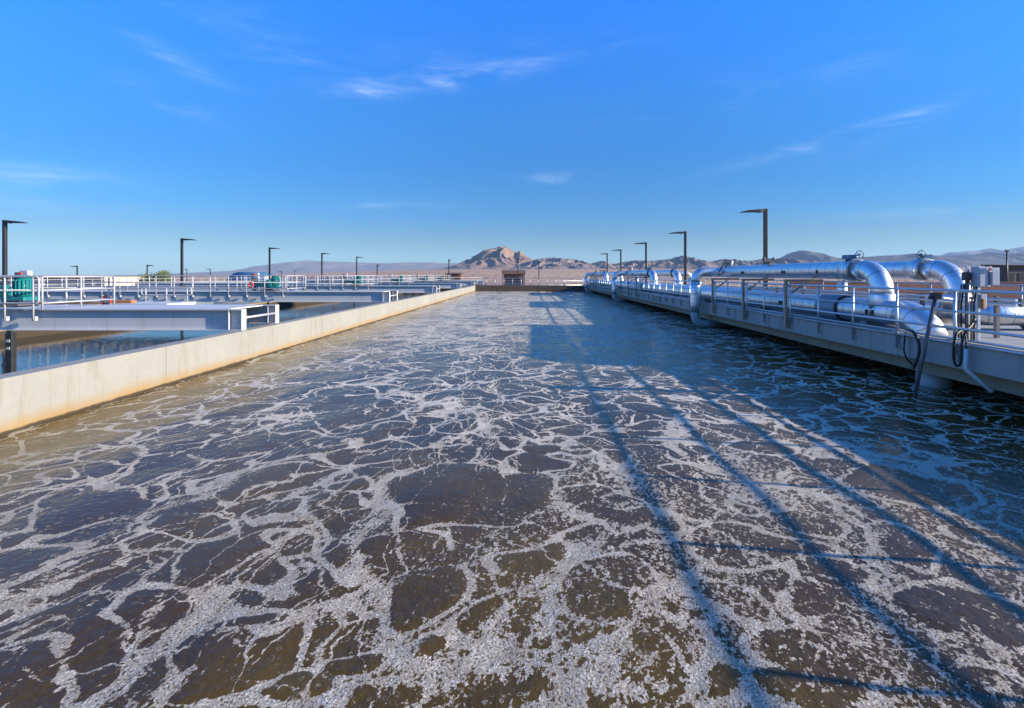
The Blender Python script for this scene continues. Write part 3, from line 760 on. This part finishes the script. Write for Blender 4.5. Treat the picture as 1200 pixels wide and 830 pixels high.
# ------------------------------------------------------------------ header pipes on the deck
def header(x, ynear, r, zc, label, elbow=True, yfar=74.0, sleeves=(), dx=0.):
    t = empty('header_pipe', (x, ynear, 1.1), label, 'pipe', 'silver header pipes lying along the walkway')
    o = Vector((x, ynear, 1.1))
    def L(*p): return Vector(p)-o
    n = 90; Re = .85
    ys = [yfar - (yfar-(ynear+Re))*i/n for i in range(n+1)]
    MB().sweep([L(x, y, zc) for y in ys], r, 32, True).build('run', M['clad'], t)
    # mitred elbow down through the deck
    pe = bend(L(x, ynear+Re+1, zc), L(x, ynear, zc), L(x, ynear, -1), Re, 4)
    pe2 = [pe[0]+Vector((0, .02, 0))] + pe[1:-1] + [pe[-1], L(x, ynear, .9)]
    MB().sweep(pe2, r+.025, 32, True, smooth=True).build('mitred_elbow', M['clad'], t)
    MB().sweep([L(x, ynear, .648), L(x, ynear, -.6)], r+.01, 32, True).build('drop_pipe', M['barepipe'], t)
    for (ya, yb, dr) in sleeves:
        sl_ = MB().sweep([L(x, yb, zc), L(x, yb-.02, zc), L(x, ya+.02, zc), L(x, ya, zc)], [r+.01, r+dr, r+dr, r+.01], 32, True).build('coupling_sleeve', M['sleeve'], t)
        MB().torus(L(x, ya-.03, zc), (0, 1, 0), r+dr-.03, .03, 36, 8).build('strap', M['black'], sl_)
    for y in (ynear+1.55, ynear+1.75, ynear+3.05, ynear+3.2, ynear+6.1, ynear+6.25):
        MB().box(x-r-.03-o.x, x-r+.02-o.x, y-.035-o.y, y+.035-o.y, zc-.06-o.z, zc+.06-o.z).build('clasp', M['black'], t)
    y = ynear+2.
    while y < yfar-1:
        MB().box(x-r*.8-o.x, x+r*.8-o.x, y-.12-o.y, y+.12-o.y, .003, zc-r+.06-o.z).build('saddle', M['deck'], t); y += 6.
    return t
header(XP, 11.2, .31, 1.47, 'big silver header pipe behind the guard rail, its mitred elbow dropping through the deck', sleeves=((14.3, 15.25, .055), (39., 40., .055), (61., 62., .05)))
# second header ends in a bend to the right
t = empty('header_pipe', (XP2, 12.0, 1.1), 'silver header pipe farther from the basin, bending down beside the grey cabinets', 'pipe', 'silver header pipes lying along the walkway')
o_ = Vector((XP2, 12.0, 1.1))
MB().sweep([Vector((XP2, 74-(74-12.9)*i/80, 1.47))-o_ for i in range(81)], .29, 30).build('run', M['clad'], t)
pe = [Vector((XP2, 12.9, 1.47))-o_] + bend(Vector((XP2, 13.5, 1.47))-o_, Vector((XP2, 12.1, 1.47))-o_, Vector((13, 12.1, 1.47))-o_, .6, 6)
pe += bend(Vector((11, 12.1, 1.47))-o_, Vector((12.05, 12.1, 1.47))-o_, Vector((12.05, 12.1, .5))-o_, .5, 7) + [Vector((12.05, 12.1, 1.103))-o_]
pe = pe[:-1] if pe[-1].z > pe[-2].z else pe
MB().sweep(pe, .265, 30).build('end_bend', M['clad'], t)

# ------------------------------------------------------------------ pipe supports
def support(y, label, arch):
    t = empty('pipe_support', (XR-.09, y, .8), label, 'pipe support', 'tan pipe support frames at the walkway edge')
    h = ZP-RP-.8-.10
    MB().box(-.042, .042, -.042, .042, -.0, h, .006).build('strut', M['tan'], t)
    MB().box(-.055, 1.12, -.05, .05, h+.002, h+.08, .005).build('cross_beam', M['tan'], t)
    MB().bar((.056, 0, h-.42), (.62, 0, h-.02), .05, .05).build('knee_brace', M['tan'], t)
    MB().box(-.055, .085, -.075, .075, -.02, .2, .004).build('base_plate', M['tan'], t)
    return t
names = {0: 'nearest', 1: 'second', 2: 'farthest'}
for a_i, (yf, nm) in enumerate(((23.3, 'nearest'), (45.3, 'second'), (67.6, 'farthest'))):
    for j, (dy, wd) in enumerate(((7.54, 'closest to the camera'), (4.4, 'in the middle'), (1.25, 'beside the riser'))):
        if a_i == 2 and j == 0: dy = 6.8
        support(yf-dy, 'tan strut and arm under the %s overhead pipe, %s' % (nm, wd), a_i)

# conduit rack between the headers
t = empty('conduit_rack', (9.68, 9.9, 1.1), 'dark steel rack of conduits running between the silver header pipes', 'conduit rack')
for y in (10.6, 12.6, 15.4, 18.1, 20.0, 22.4):
    MB().box(-.035, .035, y-9.9-.035, y-9.9+.035, .003, .86).build('post', M['galv_dark'], t)
for k, (dx_, z_) in enumerate(((-.06, .80), (.06, .80), (-.06, .70), (.06, .70))):
    MB().tube((dx_, 0.2, z_), (dx_, 13.2, z_), .03, 8).build('conduit', M['galv_dark'] if k % 2 else M['galv'], t)

# ------------------------------------------------------------------ control cabinets and probes at the near rail
yc = 9.75
def XA(px, y=yc): return (px-VX)/F*y
t = empty('control_stand', (XA(1147), yc, 1.1), 'pair of grey control cabinets on strut posts behind the rail, with a red diamond sign', 'control cabinet')
o_ = Vector((XA(1147), yc, 1.1))
def bx(px0, px1, y0, y1, py0, py1, nm, mat, bev=.01, par=t):
    return MB().box(XA(px0)-o_.x, XA(px1)-o_.x, y0-yc, y1-yc, EYE-(py1-VY)/F*yc-o_.z, EYE-(py0-VY)/F*yc-o_.z, bev).build(nm, mat, par)
zf = 1.1-o_.z+.003
for px in (1136, 1148.5):
    MB().box(XA(px)-o_.x-.025, XA(px)-o_.x+.025, .02, .07, zf, EYE-(312.5-VY)/F*yc-o_.z, .004).build('strut_post', M['galv'], t)
MB().box(XA(1160)-o_.x-.03, XA(1160)-o_.x+.03, .02, .06, 1.08, EYE-(313-VY)/F*yc-o_.z, .004).build('strut_post', M['galv'], t)
c1 = bx(1137.5, 1147.5, yc-.18, yc+.0, 313, 336, 'cabinet', M['cabinet'])
MB().box(.005, XA(1147.2)-XA(1137.8), -.012, -.002, 0, .34, .004).build('door', M['cabinet'], c1, (XA(1137.8)-o_.x, -.18, EYE-(335.6-VY)/F*yc-o_.z))
c2 = bx(1150.5, 1160, yc-.20, yc+.02, 314, 334.5, 'cabinet', M['cabinet'], .012)
MB().box(.005, XA(1159.5)-XA(1151), -.012, -.002, 0, .30, .004).build('door', M['cabinet'], c2, (XA(1151)-o_.x, -.20, EYE-(334-VY)/F*yc-o_.z))
bx(1147, 1154, yc-.05, yc+.05, 345, 361, 'junction_box', M['cabinet'])
sg_ = bx(1147.2, 1150.6, yc-.215, yc-.205, 312.5, 319, 'sign', M['signwhite'], 0.)
cx, cz = XA(1148.9)-o_.x, EYE-(315.8-VY)/F*yc-o_.z
m = MB(); vs4 = [m.bm.verts.new((cx+a, -.222, cz+b)) for a, b in ((-.026, 0), (0, -.04), (.026, 0), (0, .04))]
f4 = m.bm.faces.new(vs4); r_ = bmesh.ops.extrude_face_region(m.bm, geom=[f4]); 
for v in [g for g in r_['geom'] if isinstance(g, bmesh.types.BMVert)]: v.co.y += .004
m.build('diamond', M['red'], sg_)
bx(1146.3, 1149.3, yc-.10, yc-.05, 350, 362.5, 'marker_tube', M['orange'], .012)
bx(1129.5, 1135, yc-.06, yc+.06, 319, 329, 'sensor_head', M['black'])
MB().tube((XA(1133)-o_.x, 0, zf), (XA(1133)-o_.x, 0, EYE-(328-VY)/F*yc-o_.z), .03, 8).build('sensor_post', M['galv_dark'], t)
for k, px in enumerate((1126, 1129, 1141, 1144)):
    MB().sweep([(XA(px)-o_.x, .05, zf), (XA(px)-o_.x, .05, .75), (XA(px+1.5)-o_.x, .03, 1.0), (XA(px+2)-o_.x, .02, 1.13)], .016, 8).build('conduit', M['rubber'] if k % 2 else M['galv_dark'], t)
# black supply hoses hanging over the deck edge
def smooth(pts, n=6):
    pts = [Vector(p) for p in pts]; P = [pts[0]] + pts + [pts[-1]]; out = []
    for i in range(1, len(P)-2):
        for k in range(n):
            u = k/n; a, b, c, d = P[i-1], P[i], P[i+1], P[i+2]
            out.append(.5*((2*b) + (c-a)*u + (2*a-5*b+4*c-d)*u*u + (3*b-a-3*c+d)*u**3))
    out.append(pts[-1]); return out
def PT(px, py, y): return Vector(((px-VX)/F*y, y, EYE-(py-VY)/F*y))
def hang(name, pts, r, mat, label, cat, group=None):
    pts = [Vector(p) for p in pts]; o = pts[0]
    ob = MB().sweep(smooth([p-o for p in pts]), r, 10).build(name, mat, None, o); return tag(ob, label, cat, group)
hang('hose', [PT(1061.5, 389, 10.9), PT(1060, 398, 10.75), PT(1059.5, 412, 10.7), PT(1064, 422, 10.7), PT(1070, 428, 10.72)], .017, M['rubber'], 'thin black hose hanging from the header elbow over the deck edge', 'hose')
hang('hose', [PT(1064, 387, 10.9), PT(1070, 389, 10.5), PT(1076, 400, 10.35), PT(1077, 413, 10.33), PT(1073, 426, 10.33), PT(1070, 432, 10.33)], .03, M['rubber'], 'thick black hose curving down beside the leaning pole', 'hose')
hang('cable', [PT(1143, 372, 9.9), PT(1136, 384, 9.7), PT(1122, 390, 9.4), PT(1118, 402, 9.38), PT(1117.5, 420, 9.38), PT(1121, 429, 9.36), PT(1126, 424, 9.3), PT(1127, 405, 9.3), PT(1130, 392, 9.3), PT(1134, 388, 9.3)], .022, M['rubber'], 'coiled black cable hung on the rail below the grey cabinets', 'cable')
t = empty('water_probe', PT(1132, 408, 9.2), 'white bent plastic probe arm reaching down to the water under the cabinets', 'probe')
o_ = Vector(t.location)
MB().sweep([PT(1132.5, 409, 9.2)-o_, PT(1131.5, 431, 9.2)-o_, PT(1133, 434, 9.2)-o_, PT(1163, 460, 8.9)-o_], .034, 12).build('arm', M['pvc'], t)
MB().sweep(smooth([PT(1130, 388, 9.55)-o_, PT(1132, 397, 9.25)-o_, PT(1132.3, 410, 9.2)-o_]), .014, 8).build('lead', M['rubber'], t)
t = empty('probe_pole', (7.9, 9.94, 2.03), 'dark pole leaning on the rail with its foot in the water', 'pole')
MB().tube((.0, 0, 0), (-.40, .10, -2.3), .034, 12).build('shaft', M['galv_dark'], t)
MB().box(-.07, .06, -.07, .07, -.10, .03, .01).build('clamp', M['black'], t)
MB().tube((-.02, -.02, -.06), (.35, .05, -.10), .02, 8).build('clamp_arm', M['galv'], t)
MB().tube((-.13, 0, -.07), (.0, 0, -.06), .035, 8).build('clamp_knob', M['black'], t)

# ------------------------------------------------------------------ bridges over the left tank
ZB = 1.44
BY = [14.4, 29.5, 44.5, 59.5, 74.5, 88.8]
BW = 2.15
def girder(x0, x1, y, par, xs):
    m = MB()
    m.box(x0, x1, y-.008, y+.008, .875, ZB-.026)
    m.box(x0, x1, y-.12, y+.12, .852, .876).box(x0, x1, y-.12, y+.12, ZB-.025, ZB)
    for x in xs: m.box(x-.008, x+.008, *((y-.119, y-.0085) if x > -9 else (y+.0085, y+.12)), .8765, ZB-.0255)
    m.box(x1-.012, x1, y-.119, y+.119, .8765, ZB-.0255)
    return m.build('girder', M['girder'], par)
bgroup = 'white steel bridges across the left tank'
for i, y in enumerate(BY):
    xe = -8.02; xr = -13.95 if i else -13.6; xo = -45.8
    t = empty('tank_bridge', (0, 0, 0), '%s white steel bridge over the left tank, counted from the camera' % ORD[i], 'bridge', bgroup)
    st = [x for x in np.arange(-44, -9, 2.6)] + [xe-.37]
    girder(xo, xe, y, t, st); girder(xo, xe-.12, y+BW, t, st)
    MB().box(xo, xe-.5, y+.16, y+BW-.16, ZB-.03, ZB+.006).build('deck_plate', M['girder'], t)
    MB().box(xo, xe-.4, y-.05, y+.12, ZB+.002, ZB+.012).build('deck_edge', M['white'], t)
    MB().tube((xe-.12, y+.15, 1.18), (xe-.12, y+BW-.15, 1.18), .035, 8).build('brace', M['white'], t)
    xe2 = [-25, -36, -26, -28, -30, -32][i]
    gname = 'white guard rails on the tank bridges'
    guard_rail('bridge_rail', 'white rail along the camera side of the %s tank bridge' % ORD[i], gname, [(xe2, y-.20), (xr, y-.20)], ZB, 1.14, [2.36, 1.98, 1.62], 1.03 if i else .78, M['white'], .024 if i < 2 else .03, -1 if True else None, False, corner=(i < 2), seg=6)
    guard_rail('bridge_rail', 'white rail along the far side of the %s tank bridge' % ORD[i], gname, [(xe2, y+BW+.2), (xr, y+BW+.2)], ZB, 1.14, [2.36, 1.98, 1.62], 1.35, M['white'], .024 if i < 2 else .03, None, False, corner=(i < 2), seg=6)
    guard_rail('bridge_rail', 'short white rail closing the walking end of the %s tank bridge' % ORD[i], gname, [(xr+.06, y-.16), (xr+.06, y+BW+.16)], ZB, ZB, [2.355, 1.975, 1.615], 1.1, M['white'], .024, None, False, corner=False, seg=6)

# mixers, control posts, red rings
def make_mixer():
    t = empty('mixer', (0, 0, ZB), '', 'mixer', 'teal mixers on the tank bridges')
    MB().box(-.45, .5, -.32, .32, .01, .08, .01).build('base_plate', M['galv_dark'], t)
    g = MB().box(-.55, .25, -.26, .26, .24, .60, .05); g.tube((-.55, 0, .42), (-.80, 0, .42), .17, 16).tube((-.05, 0, .08), (-.05, 0, .25), .20, 16)
    gb = g.build('gearbox', M['teal'], t)
    MB().box(-.50, .20, -.30, .30, .36, .40, .006).build('flange', M['teal'], gb)
    mt = MB().box(.05, .62, -.28, .28, .18, .30, .03); mt.build('motor_bracket', M['teal'], t)
    m = MB().tube((.33, 0, .30), (.33, 0, .86), .20, 20)
    for k in range(16):
        a = 2*math.pi*k/16; m.bar((.33+.215*math.cos(a), .215*math.sin(a), .36), (.33+.215*math.cos(a), .215*math.sin(a), .80), .02, .05)
    mo = m.build('motor', M['teal'], t)
    MB().sweep([(.33, 0, .862), (.33, 0, .92), (.33, 0, .96)], [.225, .22, .12], 20).build('fan_cover', M['teal'], mo)
    MB().box(.0, .14, -.36, -.2, .45, .66, .01).build('terminal_box', M['teal'], t)
    MB().tube((-.1, 0, -2.6), (-.1, 0, .08), .05, 12).build('drive_shaft', M['galv_dark'], t)
    return t
def make_post():
    t = empty('control_post', (0, 0, ZB), '', 'control box', 'control boxes on posts beside the mixers')
    MB().box(-.05, .05, -.05, .05, .007, 1.0, .005).build('post', M['galv_dark'], t)
    b = MB().box(-.17, .02, -.12, .0, .62, 1.05, .012).build('box', M['tan'], t)
    b2 = MB().box(.03, .28, -.16, .02, .78, 1.10, .012).build('box', M['cabinet'], t)
    MB().tube((.07, -.20, .99), (.07, -.161, .99), .055, 12).build('stop_button', M['red'], b2)
    MB().tube((.16, 0, .007), (.16, 0, .78), .025, 8).build('conduit', M['galv_dark'], t)
    return t
mx = make_mixer(); cp_ = make_post()
for i, y in enumerate(BY):
    o = mx if i == 0 else copy_tree(mx); o.location = (-15.65 if i == 0 else -15.5, y+1.1, ZB+.007)
    o['label'] = 'teal motor and gearbox mixer on the %s tank bridge' % ORD[i]
    o = cp_ if i == 0 else copy_tree(cp_); o.location = (-15.95 if i == 0 else -16.5, y+(1.75 if i == 0 else 1.3), ZB)
    o['label'] = 'post with small control boxes beside the mixer on the %s tank bridge' % ORD[i]
for (px, py, y, lb) in ((126, 352, 16.85, 'small red ring hung on the rail at the end of the nearest tank bridge'), (294.5, 334, 29.05, 'red life ring hung on the camera side rail of the second tank bridge')):  # first one is an unidentified small red fitting modelled as a ring
    c = PT(px, py, y)
    t = empty('red_ring', c, lb, 'life ring', 'red life rings on the bridge rails')
    MB().torus((0, -.06, 0), (0, 1, 0), .13, .045, 24, 8).build('ring', M['red'], t)
    m = MB()
    for k in range(4):
        a = math.pi/4+math.pi/2*k; m.torus((.13*math.cos(a), -.06, .13*math.sin(a)), (-math.sin(a), 0, math.cos(a)), .048, .006, 12, 6)
    m.build('rope', M['signwhite'], t)
t = empty('equipment_case', PT(140, 357, 17.6), 'orange long case lying beyond the nearest bridge rail', 'case')
# rests on a small landing behind the bridge
t.location.z = ZB+.01
MB().box(-.35, .5, -.12, .12, .0, .06, .015).build('body', M['orange'], t)
MB().box(-.36, .51, -.125, .125, .062, .085, .008).build('lid', M['orange'], t)
ld = MB().box(-14.3, -12.1, 17.1, 18.6, ZB-.10, ZB).build('landing', M['girder']); tag(ld, 'small grey landing behind the walking end of the nearest tank bridge', 'landing')
guard_rail('bridge_rail', 'low white rail around the landing behind the nearest tank bridge', None, [(-14.0, 18.5), (-12.2, 18.5)], ZB, ZB+.001, [1.95, 1.68], .8, M['white'], .022, None, False, corner=True, seg=6)
t = empty('guide_pole', (-14.12, 13.95, -.9), 'dark upright pole standing in the tank against the nearest bridge', 'pole')
MB().box(-.09, .09, -.07, .07, 0, 1.74, .01).build('pole', M['black'], t)
MB().box(-.045, .045, -.09, -.072, 1.28, 1.35).build('clip', M['cabinet'], t)
MB().box(-.045, .045, -.09, -.072, 1.48, 1.55).build('clip', M['cabinet'], t)
# outer rail of the tank, white
guard_rail('guard_rail', 'white guard rail along the outer wall of the left tank', None, [(-46.2, 20), (-46.2, 92)], .85, .85, [1.95, 1.5, 1.15], 1.8, M['white'], .035, None, False, corner=False, seg=6)
guard_rail('guard_rail', 'white guard rail across the far end of the left tank', None, [(-45.8, 92.2), (-8.4, 92.2)], .85, .85, [1.95, 1.5, 1.15], 1.8, M['white'], .035, None, False, corner=False, seg=6)

# ------------------------------------------------------------------ lamps
def make_lamp(h, arm=1.15, r=.085):
    t = empty('street_lamp', (0, 0, 0), '', 'lamp post')
    MB().box(-r, r, -r, r, 0, h, .012).build('pole', M['black'], t)
    MB().box(-.2, .2, -.2, .2, -.01, .03).build('base_plate', M['black'], t)
    m = MB(); n = 8
    a = MB()
    a.bar((r*.6, 0, h-.10), (r+.30, 0, h-.16), .10, .10)
    a.build('bracket', M['black'], t)
    hd = MB(); vs1 = []
    for (x, z0, z1, wv) in ((r+.02, h-.17, h-.02, .12), (r+.25, h-.17, h-.03, .16), (r+.8, h-.17, h-.08, .17), (r+arm, h-.19, h-.15, .13)):
        vs1.append([hd.bm.verts.new((x, s*wv, z)) for s, z in ((-1, z0), (1, z0), (1, z1), (-1, z1))])
    for p, q in zip(vs1[:-1], vs1[1:]):
        for k in range(4): hd.bm.faces.new((p[k], p[(k+1)%4], q[(k+1)%4], q[k]))
    hd.bm.faces.new(vs1[0][::-1]); hd.bm.faces.new(vs1[-1])
    hd.build('lamp_head', M['black'], t)
    return t
lp = make_lamp(4.2)
lp2 = make_lamp(4.65)
lg = 'black lamp posts along the left tank bridges'
for i in range(5):
    o = lp if i == 0 else copy_tree(lp); o.location = (-30.0, 29.3+i*14.95+.9, 1.45-.0)
    o.location.y = 29.3+i*14.95 + .95
    o.location.x = -30*(o.location.y/(29.3+i*14.95)) * 1.0
    tag(o, '%s black lamp post from the camera over the left tank bridges' % ORD[i], 'lamp post', lg)
for i in range(5):
    o = lp2 if i == 0 else copy_tree(lp2); y = F*12/([277, 183, 137, 107.5, 91.5][i]); o.location = (12.0, y, 1.113); o.rotation_euler.z = math.pi
    tag(o, '%s black lamp post from the camera behind the silver pipes' % ORD[i], 'lamp post', 'black lamp posts behind the silver pipes')
def far_lamp(px, pytop, Y, rz, label):
    x = (px-VX)/F*Y; z = EYE+(VY-pytop)/F*Y; g = zt(x, Y)
    o = copy_tree(lp); o.location = (x, Y, g); o.rotation_euler.z = rz; s = (z-g)/4.2
    o.scale = (1.1, 1.1, s); tag(o, label, 'lamp post', 'distant black lamp posts')
far_lamp(526, 304, 104, math.pi/2, 'distant black lamp post beside the rust brown shed')
far_lamp(607, 302.8, 118, math.pi/2, 'tall thin black lamp post in front of the brown shelter and pink peak')
far_lamp(631.5, 306.5, 122, math.pi/2, 'thin black lamp post just right of the brown shelter')
far_lamp(442, 310, 118, math.pi/2, 'short black lamp post beyond the third tank bridge')
far_lamp(90.5, 311.5, 105, math.pi, 'distant black lamp post in front of the tan building, arm to the left')
far_lamp(172.5, 310.5, 110, 0, 'distant black lamp post left of the green tree')
far_lamp(219, 315, 190, math.pi, 'distant lamp post just right of the nearest full lamp of the left row')
far_lamp(246.5, 315, 165, math.pi, 'distant lamp post left of the blue roof, arm to the left')
far_lamp(330, 318, 190, math.pi, 'tiny distant lamp post right of the blue roof')
far_lamp(345, 317, 230, 0, 'tiny distant lamp post under the faded blue range')

# ------------------------------------------------------------------ buildings and trees
def blk(x0, x1, y0, y1, z0, z1, nm, mat, par, bev=0.): return MB().box(x0, x1, y0, y1, z0, z1, bev).build(nm, mat, par)
Yb = 112.
def bX(px, y=Yb): return (px-VX)/F*y
def bZ(py, y=Yb): return EYE-(py-VY)/F*y
t = empty('building', (bX(60), Yb, -1.5), 'long low building behind the left tank, sunlit tan end and front coloured grey brown as shade', 'building')
o_ = Vector(t.location)
def lb(px0, px1, yd0, yd1, py0, py1, nm, mat, par=t):
    return MB().box(bX(px0)-o_.x, bX(px1)-o_.x, yd0, yd1, (bZ(py1) if py1 else -1.5)-o_.z, bZ(py0)-o_.z).build(nm, mat, par)
lb(-60, 121.6, 0, 12.2, 326.2, None, 'wall', M['shadewall_door']); lb(121.65, 123, -.1, 12.4, 326, None, 'wall', M['tanwall'])  # front block coloured as shaded, end slab keeps the tan
lb(-60, 123.5, -.3, 12.6, 324.6, 325.95, 'parapet', M['tanwall'])
for px in (-5, 25, 45, 70, 95): lb(px, px+10, -.06, -.0, 331, 335, 'window', M['glass'])
lb(108, 112, -.07, -.003, 330, None, 'door', M['tanwall'])
t = empty('vault_building', (bX(285, 165), 165, -1.4), 'blue vaulted roof building with a white gable beyond the tank', 'building')
m = MB(); n = 12; Ls = []
x0, x1 = bX(265, 165)-bX(285, 165), bX(306, 165)-bX(285, 165)
for xx in (x0, x1):
    Ls.append([m.bm.verts.new((xx+ (1.2*math.sin(math.pi*k/n) if xx == x0 else -.6*math.sin(math.pi*k/n)), 5-5*math.cos(math.pi*k/n), 1.9+2.9*math.sin(math.pi*k/n))) for k in range(n+1)])
for k in range(n): 
    f = m.bm.faces.new((Ls[0][k], Ls[0][k+1], Ls[1][k+1], Ls[1][k])); f.smooth = True
m.bm.faces.new(Ls[0][::-1]); m.bm.faces.new(Ls[1])
m.build('roof', M['blueroof'], t)
blk(x0+.2, x1-.2, .3, 9.7, 0, 1.895, 'wall', M['tanwall'], t); blk(x1-.45, x1+.7, 1, 9, 0, 3.6, 'gable', M['white'], t)
blk(x0+2, x0+4, .22, .29, 0, 1.6, 'door', M['shadewall_door'], t)
def shed(px0, px1, pyr, pye, Y, label, wallm, roofm, dep=5., over=.5, nwin=2):
    x0, x1 = (px0-VX)/F*Y, (px1-VX)/F*Y; cx = (x0+x1)/2; g = zt(cx, Y)
    t = empty('shed', (cx, Y, g), label, 'building'); zr = EYE-(pyr-VY)/F*Y-g; ze = EYE-(pye-VY)/F*Y-g
    hw = (x1-x0)/2
    m = MB(); v = [m.bm.verts.new(p) for p in ((-hw, -over, ze), (hw, -over, ze), (hw, -over, zr-.25), (-hw, -over, zr-.25), (-hw, dep, ze), (hw, dep, ze), (hw, dep, zr), (-hw, dep, zr))]
    for f in ((0,1,2,3),(5,4,7,6),(3,2,6,7),(0,4,5,1),(1,5,6,2),(0,3,7,4)): m.bm.faces.new([v[i] for i in f])
    m.build('roof', roofm, t)
    blk(-hw+over, hw-over, .1, dep-.3, 0, ze-.004, 'wall', wallm, t)
    for s in (-1, 1): blk(s*(hw-over*.6)-.12, s*(hw-over*.6)+.12, -over+.05, -over+.29, 0, ze-.004, 'post', wallm, t)
    for k in range(nwin):
        xx = -hw+over+ (2*hw-2*over)*(k+.5)/nwin; blk(xx-.5, xx+.5, .04, .098, ze*.35, ze*.75, 'window', M['glass'], t)
    blk(-.5, .5, .03, .097, 0, ze*.33, 'door', M['shadewall_door'], t)
    return t
shed(588, 616, 316, 321.3, 126, 'brown flat roofed shelter in front of the pink peak', M['rust'], M['roofbrown'])
shed(521, 541, 319.5, 321, 112, 'rust brown shed left of the far end of the basin', M['rust'], M['rust'], nwin=3)
t = shed(1177, 1240, 309.5, 311, 96, 'dark brown block building with small windows beyond the red wall', M['darkbuild'], M['darkbuild'], nwin=5)
o = MB().tube((0, 0, 0), (0, 0, bZ(295, 90)-zt(bX(1180, 90), 90)), .12, 10); o.box(-.22, .22, -.22, .22, bZ(295, 90)+1.5, bZ(295, 90)+1.75)
o = o.build('vent_stack', M['black'], None, (bX(1180, 90), 90, -1.5)); tag(o, 'tall thin dark stack beside the dark brown building', 'stack')
t = empty('block_wall', (bX(1080, 70.2), 70.2, -1.5), 'low red block wall across the far side of the next basin', 'wall')
MB().box(-18, 40, 0, .4, 0, bZ(331.6, 70.2)+1.5).build('wall', M['redwall'], t); MB().box(-18.1, 40.1, -.06, .46, bZ(331.5, 70.2)+1.5+.003, bZ(331, 70.2)+1.5+.06).build('coping', M['redwall'], t)

def tree(px, pytop, Y, wpx, label, seed, ob='tree'):
    r = random.Random(seed); x = (px-VX)/F*Y; g = zt(x, Y); top = EYE-(pytop-VY)/F*Y-g; w_ = wpx/F*Y/2
    t = empty(ob, (x, Y, g), label, 'tree')
    m = MB(); m.sweep([(0, 0, -.05), (.05, 0, top*.2), (.0, .1, top*.42), (.1, 0, top*.7)], [.2, .16, .12, .05], 8)
    for k in range(6):
        a = k*1.05+.3; m.sweep([(0, 0, top*(.28+.05*k)), (math.cos(a)*w_*.35, math.sin(a)*w_*.35, top*(.45+.05*k)), (math.cos(a)*w_*.7, math.sin(a)*w_*.7, top*(.52+.06*k))], [.09, .06, .02], 6)
    m.build('trunk', M['bark'], t)
    c = MB(); lumps = []
    for k in range(16):
        a = r.uniform(0, 6.28); rr = r.uniform(0, .78)*w_; lumps.append((math.cos(a)*rr, math.sin(a)*rr, top*r.uniform(.38, .84), r.uniform(.22, .40)*w_))
    for k in range(3600):
        lx, ly, lz, lr = r.choice(lumps); d = Vector((r.gauss(0, 1), r.gauss(0, 1), r.gauss(0, 1))).normalized()*lr*r.uniform(.5, 1.08)
        p = Vector((lx, ly, lz)) + Vector((d.x, d.y, d.z*.8)); s = r.uniform(.06, .16)
        u = Vector((r.gauss(0, 1), r.gauss(0, 1), r.gauss(0, 1))).normalized(); v = u.orthogonal().normalized()
        a_, b_, c_, e_ = (c.bm.verts.new(p+u*s), c.bm.verts.new(p+v*s*.55), c.bm.verts.new(p-u*s), c.bm.verts.new(p-v*s*.55)); c.bm.faces.new((a_, b_, c_, e_))
    c.build('crown', M['leaf'], t)
tree(190, 316.6, 92, 44, 'green bushy tree at the right end of the tan building', 3)
tree(172, 324, 104, 16, 'small dark shrub left of the bushy green tree', 5, 'shrub')

# ------------------------------------------------------------------ desert scrub (uncountable)
m = MB(); r = random.Random(21)
for k in range(900):
    Y_ = 118*(900/118)**r.random(); X_ = r.uniform(-.55, 1.1)*Y_
    g = zt(X_, Y_); h_ = r.uniform(.35, 1.3)*(1.4 if r.random() < .12 else 1)
    for q in range(14):
        p = Vector((X_+r.gauss(0, .45)*h_, Y_+r.gauss(0, .45)*h_, g+r.uniform(.05, 1)*h_)); sz = r.uniform(.10, .28)*h_
        u = Vector((r.gauss(0, 1), r.gauss(0, 1), r.gauss(0, 1))).normalized(); v = u.orthogonal().normalized()
        m.bm.faces.new([m.bm.verts.new(c) for c in (p+u*sz, p+v*sz*.7, p-u*sz, p-v*sz*.7)])
o = m.build('scrub', simple('dry_scrub_leaves', (.10, .095, .045), .9, 0, .3, .4)); tag(o, 'low dry scrub scattered over the desert plain', 'scrub', kind='stuff')
